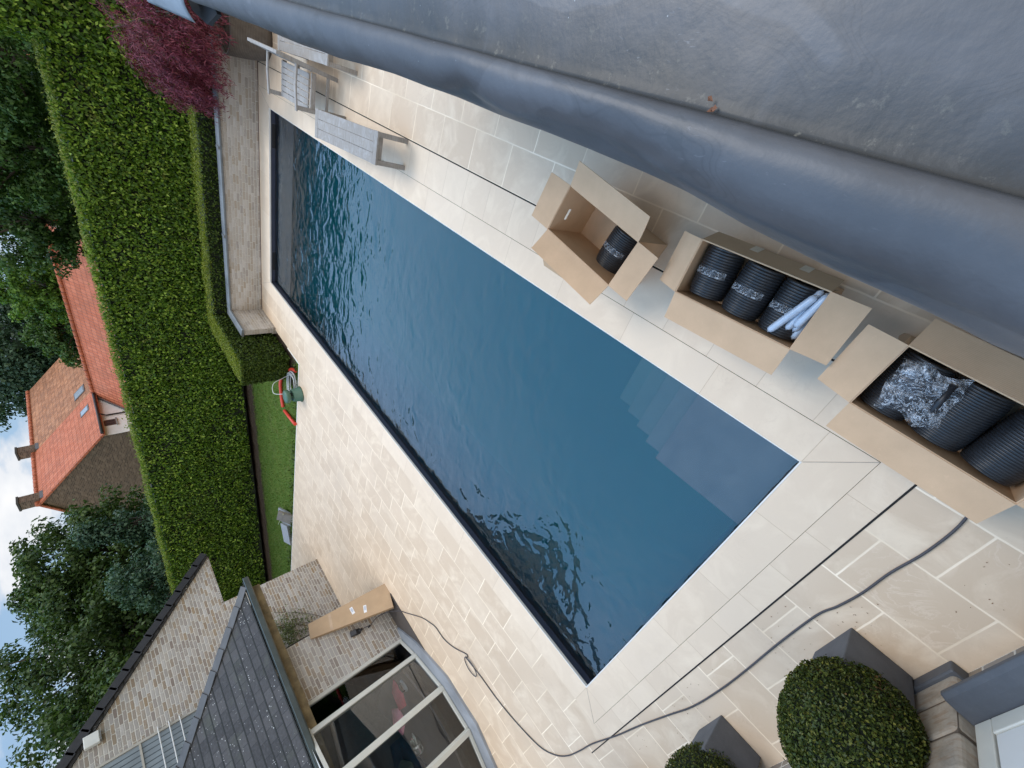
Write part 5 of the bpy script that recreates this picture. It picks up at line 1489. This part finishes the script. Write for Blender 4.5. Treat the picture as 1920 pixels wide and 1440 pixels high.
# ================================================================== NEIGHBOURING HOUSE BEYOND THE HEDGE
nh = thing('farmhouse', 'orange tiled farmhouse with brown brick gable and two chimneys beyond the hedge', 'house', (-22.8, 34, 0))
GX0, GX1, GA, GY0, GY1, GZE, GZR = -27.3, -18.41, -22.85, 28.0, 40.0, 4.42, 7.86
m = MB()
m.poly([(GX0, GY0, -0.1), (GX1, GY0, -0.1), (GX1, GY0, GZE), (GA, GY0, GZR), (GX0, GY0, GZE)])
m.poly([(GX0, GY1, -0.1), (GX0, GY1, GZE), (GA, GY1, GZR), (GX1, GY1, GZE), (GX1, GY1, -0.1)])
m.poly([(GX0, GY1, -0.1), (GX0, GY0, -0.1), (GX0, GY0, GZE), (GX0, GY1, GZE)])
m.build('brick_gable', m_brick('dark'), nh)
MB().box((GX1 - 0.25, GY0 + 0.003, -0.1), (GX1 + 0.004, GY1 - .01, GZE - 0.02)).build('white_wall', m_plain('whitewash', (0.82, 0.80, 0.78), 0.8, 0, 0.06, 3), nh)
sl2 = math.hypot(GX1 - GA, GZR - GZE); nE = Vector((GZR - GZE, 0, GX1 - GA)).normalized()
kx = (GZR - GZE) / (GX1 - GA)
def rslab(y0, y1, mat, up=0.10, ov=0.28):
    m = MB()
    xe, ze = GX1 + ov, GZE - ov * kx + up
    A = [(xe, y0, ze), (xe, y1, ze), (GA, y1, GZR + up), (GA, y0, GZR + up)]
    m.poly(A, [(p[1], (xe - p[0]) * math.hypot(1, kx)) for p in A])
    for a, b in ((0, 1), (1, 2), (2, 3), (3, 0)):
        m.poly([A[b], A[a], Vector(A[a]) - Vector((0, 0, .11)), Vector(A[b]) - Vector((0, 0, .11))], [(0.1, 0.2)] * 4)
    return m.build('roof', mat, nh)
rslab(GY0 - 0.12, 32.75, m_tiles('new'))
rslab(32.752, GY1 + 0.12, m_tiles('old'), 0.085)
m = MB(); xw = GX0 - 0.2; zw = GZE - 0.15
A = [(xw, GY1 + .12, zw + .08), (xw, GY0 - .12, zw + .08), (GA - .003, GY0 - .12, GZR + .1), (GA - .003, GY1 + .12, GZR + .1)]
m.poly(A, [(p[1], p[0] * 1.3) for p in A]); m.poly([Vector(p) - Vector((0, 0, .11)) for p in reversed(A)], [(0.1, 0.2)] * 4)
m.poly([A[1], A[0], Vector(A[0]) - Vector((0, 0, .11)), Vector(A[1]) - Vector((0, 0, .11))], [(0.1, 0.2)] * 4)
m.poly([A[2], A[1], Vector(A[1]) - Vector((0, 0, .16)), Vector(A[2]) - Vector((0, 0, .16))], [(0.1, 0.2)] * 4)
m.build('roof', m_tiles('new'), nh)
m = MB()
y = GY0 - 0.1
while y < GY1: m.tube([(GA, y, GZR + .09), (GA, y + .36, GZR + .115)], 0.13, 8); y += 0.37
m.build('ridge_tile', m_tiles('new'), nh)
m = MB(); m.tube([(GX1 + .36, GY0 - .1, GZE - .09), (GX1 + .36, 33.0, GZE - .09)], 0.075, 8); m.tube([(GX1 + .36, 29.9, GZE - .1), (GX1 + .08, 29.95, GZE - .45), (GX1 + .06, 29.95, 0)], 0.045, 8)
m.build('gutter', m_plain('dark_gutter', (0.03, 0.024, 0.024), 0.6), nh)
for y, h in ((28.42, 8.78), (33.1, 8.72)):
    m = MB(); m.box((GA - .33, y - .26, GZR - .5), (GA + .33, y + .26, h - 0.1)); ch = m.build('chimney', m_brick('dark'), nh)
    MB().box((GA - .37, y - .30, h - .1), (GA + .37, y + .30, h)).build('chimney_cap', m_plain('dark_cap', (0.06, 0.055, 0.05), 0.9), ch)
    MB().box((GA + .335, y - .29, GZR - .26), (GA + .40, y + .29, GZR - 0.06)).build('flashing', m_plain('lead_flashing', (0.16, 0.17, 0.19), 0.6), ch)
def onslope(y, x, up=0.13): return Vector((x, y, GZE + (GX1 - x) * kx + up))
for y0_, y1_, xa, xb in ((37.7, 38.5, -18.55, -19.35), (33.45, 34.25, -18.65, -19.45), (31.25, 31.85, -18.62, -19.25)):
    m = MB(); m.slab([onslope(y0_, xa), onslope(y1_, xa), onslope(y1_, xb), onslope(y0_, xb)], 0.12, nE); sk_ = m.build('skylight', m_plain('skylight_frame', (0.07, 0.055, 0.05), 0.5), nh)
    e = 0.08; m = MB(); m.slab([onslope(y0_ + e, xa - e, .14), onslope(y1_ - e, xa - e, .14), onslope(y1_ - e, xb + e, .14), onslope(y0_ + e, xb + e, .14)], 0.01, nE); m.build('pane', m_plain('sky_lit_glass', (0.26, 0.30, 0.34), 0.2), sk_)
m = MB(); x = GX1 + 0.006
m.box((x, 28.92, 3.60), (x + .02, 29.50, 3.66)); m.box((x, 28.92, 3.66), (x + .02, 28.98, 4.12)); m.box((x, 29.44, 3.66), (x + .02, 29.50, 4.12)); m.box((x, 28.98, 4.07), (x + .02, 29.44, 4.16)); m.box((x, 29.19, 3.66), (x + .018, 29.23, 4.07))
wn_ = m.build('window', m_plain('brown_window_frame', (0.10, 0.055, 0.04), 0.5), nh)
MB().box((x - .001, 28.98, 3.66), (x + .008, 29.44, 4.07)).build('pane', m_plain('dark_pane', (0.03, 0.03, 0.035), 0.15), wn_)
MB().box((x, 28.85, 3.52), (x + .08, 29.57, 3.595)).build('sill', m_plain('grey_sill', (0.3, 0.29, 0.28), 0.8), wn_)
# verge line of brick gable
m = MB()
for sx_, ex in ((1, GX1 + .28), (-1, GX0 - .2)):
    m.beam((ex, GY0 - .12, GZE - .28 * kx + .05 if sx_ > 0 else zw + .02), (GA, GY0 - .12, GZR + .05), 0.06, 0.12)
m.build('verge', m_tiles('new'), nh)
wg = thing('outbuilding', 'long low outbuilding with orange tiled roof joined to the farmhouse side', 'building', (-12.5, 32, 0))
RX0, RX1, RY, RZ_, EY_, EZ_ = GX1 + 0.05, -6.6, 32.2, 4.30, 28.9, 2.1
m = MB(); A = [(RX0, EY_, EZ_), (RX1, EY_, EZ_), (RX1, RY, RZ_), (RX0, RY, RZ_)]
kk = math.hypot(RY - EY_, RZ_ - EZ_) / (RY - EY_)
m.poly(A, [(p[0], (p[1] - EY_) * kk) for p in A])
B = [(RX0, RY + .003, RZ_), (RX1, RY + .003, RZ_), (RX1, 2 * RY - EY_, EZ_), (RX0, 2 * RY - EY_, EZ_)]
m.poly(B, [(p[0], p[1]) for p in B])
m.build('roof', m_tiles('new'), wg)
m = MB(); x = RX0
while x < RX1 - .1: m.tube([(x, RY, RZ_ + .02), (x + .36, RY, RZ_ + .045)], 0.11, 8); x += 0.37
m.build('ridge_tile', m_tiles('new'), wg)
m = MB(); m.box((RX0 + .02, EY_ + .25, -.1), (RX1 - .2, 2 * RY - EY_ - .25, 2.08)); m.poly([(RX1 - .2, EY_ + .25, 2.081), (RX1 - .2, 2 * RY - EY_ - .25, 2.081), (RX1 - .2, RY, RZ_ - .1)])
m.build('wall', m_plain('whitewash', (0.82, 0.80, 0.78), 0.8, 0, 0.06, 3), wg)
MB().beam((RX0 + .04, EY_, EZ_ + .03), (RX0 + .04, RY, RZ_ + .03), 0.10, 0.10).build('verge', m_plain('lead_verge', (0.13, 0.13, 0.14), 0.6), wg)
fh = thing('distant_house', 'tiny patch of orange roof seen between trees at the far right', 'house', (-1.0, 62, 0))
m = MB(); A = [(-3.2, 60, 3.0), (1.4, 60, 3.0), (1.0, 63, 4.55), (-2.8, 63, 4.55)]; m.poly(A, [(p[0], p[1]) for p in A]); m.poly([(p[0], 126 - p[1], p[2]) for p in reversed(A)], [(p[0], p[1]) for p in A]); m.build('roof', m_tiles('new'), fh)
MB().box((-3, 60.3, -.1), (1.2, 65.7, 3.0)).build('wall', m_brick('dark'), fh)

# ================================================================== TREES
def tree(name, label, x, y, base, rx, ry, rz, cz, nclump, per, size, mat, seed, shape='round', gap=0.0, group='garden trees beyond the hedge'):
    global m
    t = thing(name, label, 'tree', (x, y, 0), 0, group)
    rg = np.random.default_rng(seed)
    d = unit(rg.normal(0, 1, (nclump, 3)))
    rad = rg.uniform(0.25, 1.0, nclump) ** 0.6
    c = d * rad[:, None]
    if shape == 'cone':
        h = rg.uniform(0, 1, nclump) ** 1.3; a = rg.uniform(0, 6.283, nclump); rr = (1 - h) * np.sqrt(rg.uniform(0.2, 1, nclump)) + 0.06
        c = np.stack([rr * np.cos(a), rr * np.sin(a), h * 2 - 1], 1); d = unit(c * [1, 1, 0.2])
    keep = vnoise(c, 3.2, seed + 1) > -0.9 + gap
    c, d = c[keep], d[keep]
    cr_ = rg.uniform(0.10, 0.20, len(c)) * (rx + ry + rz) / 3 * 1.15
    P, N = [], []
    cc_ = np.array([x, y, cz]) + c * np.array([rx, ry, rz])
    for q, r, dq in zip(cc_, cr_, d):
        k = int(per * (r / cr_.mean()) ** 1.5) + 4
        u = unit(rg.normal(0, 1, (k, 3)))
        P.append(q + u * r * (rg.uniform(0.35, 1.12, k))[:, None] * np.array([1.15, 1.15, 0.75])); N.append(u * 0.8 + np.array([0, 0, 0.7]) + dq * 0.3)
    leaves('crown', np.concatenate(P), np.concatenate(N), size, size * 0.62, mat, t, 0.6, (0, 0, -0.5))
    m = MB()
    p0_ = Vector((x, y, base)); th_ = Vector((x + rx * 0.06, y, cz - rz * 0.15))
    limb(p0_, th_, 0.035 * (rz + cz) * .6, 0.02 * (rz + cz) * .5, 5, 0.05)
    for q in cc_[:: max(1, len(cc_) // 16)]: limb(th_ if q[2] > th_.z else p0_.lerp(th_, .8), Vector(q), 0.07, 0.015, 4, 0.12)
    m.build('trunk', M_BARK(), t)
    return t
G1 = m_leaf('dark_tree_leaf', ((0, (0.025, 0.049, 0.014)), (0.5, (0.049, 0.091, 0.022)), (1, (0.096, 0.149, 0.039))), 0.5, 0.3, 0.4, 0.25, (0.035, 0.056, 0.018))
G2 = m_leaf('mid_tree_leaf', ((0, (0.027, 0.068, 0.018)), (0.5, (0.057, 0.121, 0.027)), (1, (0.110, 0.194, 0.044))), 0.5, 0.3, 0.4, 0.3, (0.027, 0.057, 0.018))
G3 = m_leaf('bright_tree_leaf', ((0, (0.044, 0.106, 0.015)), (0.5, (0.094, 0.194, 0.027)), (1, (0.175, 0.300, 0.050))), 0.5, 0.35, 0.4, 0.4, (0.037, 0.088, 0.015))
G4 = m_leaf('blue_green_leaf', ((0, (0.025, 0.056, 0.034)), (0.5, (0.050, 0.101, 0.060)), (1, (0.094, 0.156, 0.086))), 0.5, 0.25, 0.4, 0.3, (0.027, 0.054, 0.034))
def azd(az, d): return 5.386 + d * math.sin(math.radians(az)), 0.182 + d * math.cos(math.radians(az))
for nm, lab, az, dist, rx, ry, rz, cz, ncl, per, sz, mt, sd0, shp, gap in (
    ('broadleaf_tree', 'tall dark broadleaf tree right beside the farmhouse gable', -52.5, 31, 3.6, 3.0, 3.7, 5.0, 230, 150, 0.19, G1, 101, 'round', 0.0),
    ('broadleaf_tree', 'tall dark loose crowned tree above the verge of the brick gable', -60.0, 29, 3.7, 3.2, 4.1, 5.0, 250, 150, 0.18, G1, 102, 'round', 0.03),
    ('broadleaf_tree', 'dark tree at the left end of the hedge, cut by the picture edge', -68.0, 27, 3.8, 3.0, 4.0, 4.6, 230, 140, 0.18, G1, 103, 'round', 0.12),
    ('conifer_tree', 'blue green conifer just left of the farmhouse gable behind the hedge', -49.5, 25, 1.7, 1.7, 2.6, 2.9, 110, 90, 0.13, G4, 104, 'cone', 0.0),
    ('conifer_tree', 'broad blue green conifer behind the hedge beside the brick gable verge', -55.0, 24, 1.9, 1.8, 2.5, 2.6, 110, 90, 0.13, G4, 105, 'round', 0.0),
    ('broadleaf_tree', 'pale gapped tree standing against the sky behind the farmhouse ridge', -32.0, 54, 6.2, 5.0, 5.2, 8.6, 260, 90, 0.32, G4, 106, 'round', 0.25),
    ('broadleaf_tree', 'bright green bushy tree above the outbuilding ridge', -26.3, 38.5, 2.1, 1.8, 2.3, 5.2, 110, 90, 0.19, G3, 107, 'round', 0.0),
    ('broadleaf_tree', 'dark green tree behind the outbuilding between the bright tree and the farmhouse', -30.0, 42, 2.6, 2.2, 2.4, 4.6, 100, 90, 0.22, G2, 108, 'round', 0.0),
    ('broadleaf_tree', 'mid green tree at the end of the outbuilding roof', -20.6, 30, 2.2, 2.0, 2.6, 4.6, 130, 100, 0.17, G2, 109, 'round', 0.1),
    ('broadleaf_tree', 'dense dark tree behind the hedge, second from the tall right hand hedge', -14.8, 27, 2.4, 2.0, 3.2, 4.6, 150, 110, 0.16, G2, 110, 'round', 0.0),
    ('broadleaf_tree', 'dense dark tree behind the hedge nearest the tall right hand hedge', -8.2, 25, 2.3, 2.0, 3.4, 4.2, 150, 110, 0.15, G2, 111, 'round', 0.0),
    ('broadleaf_tree', 'shaded tree far back between the two dense dark trees', -11.6, 36, 3.4, 2.6, 4.4, 5.4, 140, 90, 0.24, G1, 112, 'round', 0.0),
    ('broadleaf_tree', 'shaded tree far back left of the dense dark trees', -18.0, 40, 3.0, 2.6, 4.4, 5.6, 130, 90, 0.25, G1, 113, 'round', 0.1),
):
    x, y = azd(az, dist)
    tree(nm, lab, x, y, -0.1, rx, ry, rz, cz, ncl, per, sz, mt, sd0, shp, gap)
# far wood closing the horizon behind everything
rg = np.random.default_rng(5)
N_ = 26000
az_ = np.radians(rg.uniform(-100, 60, N_)); dd_ = rg.uniform(85, 110, N_)
hh = 7.5 + 2.2 * np.sin(az_ * 9) + 1.4 * np.sin(az_ * 23 + 1) + 0.8 * np.sin(az_ * 51)
P = np.stack([5.4 + dd_ * np.sin(az_), dd_ * np.cos(az_), rg.uniform(0, 1, N_) ** 0.8 * hh], 1)
tag(leaves('distant_wood', P, np.tile([0, -0.8, 0.5], (N_, 1)), 1.3, 0.9, G4, None, 0.7), kind='stuff')
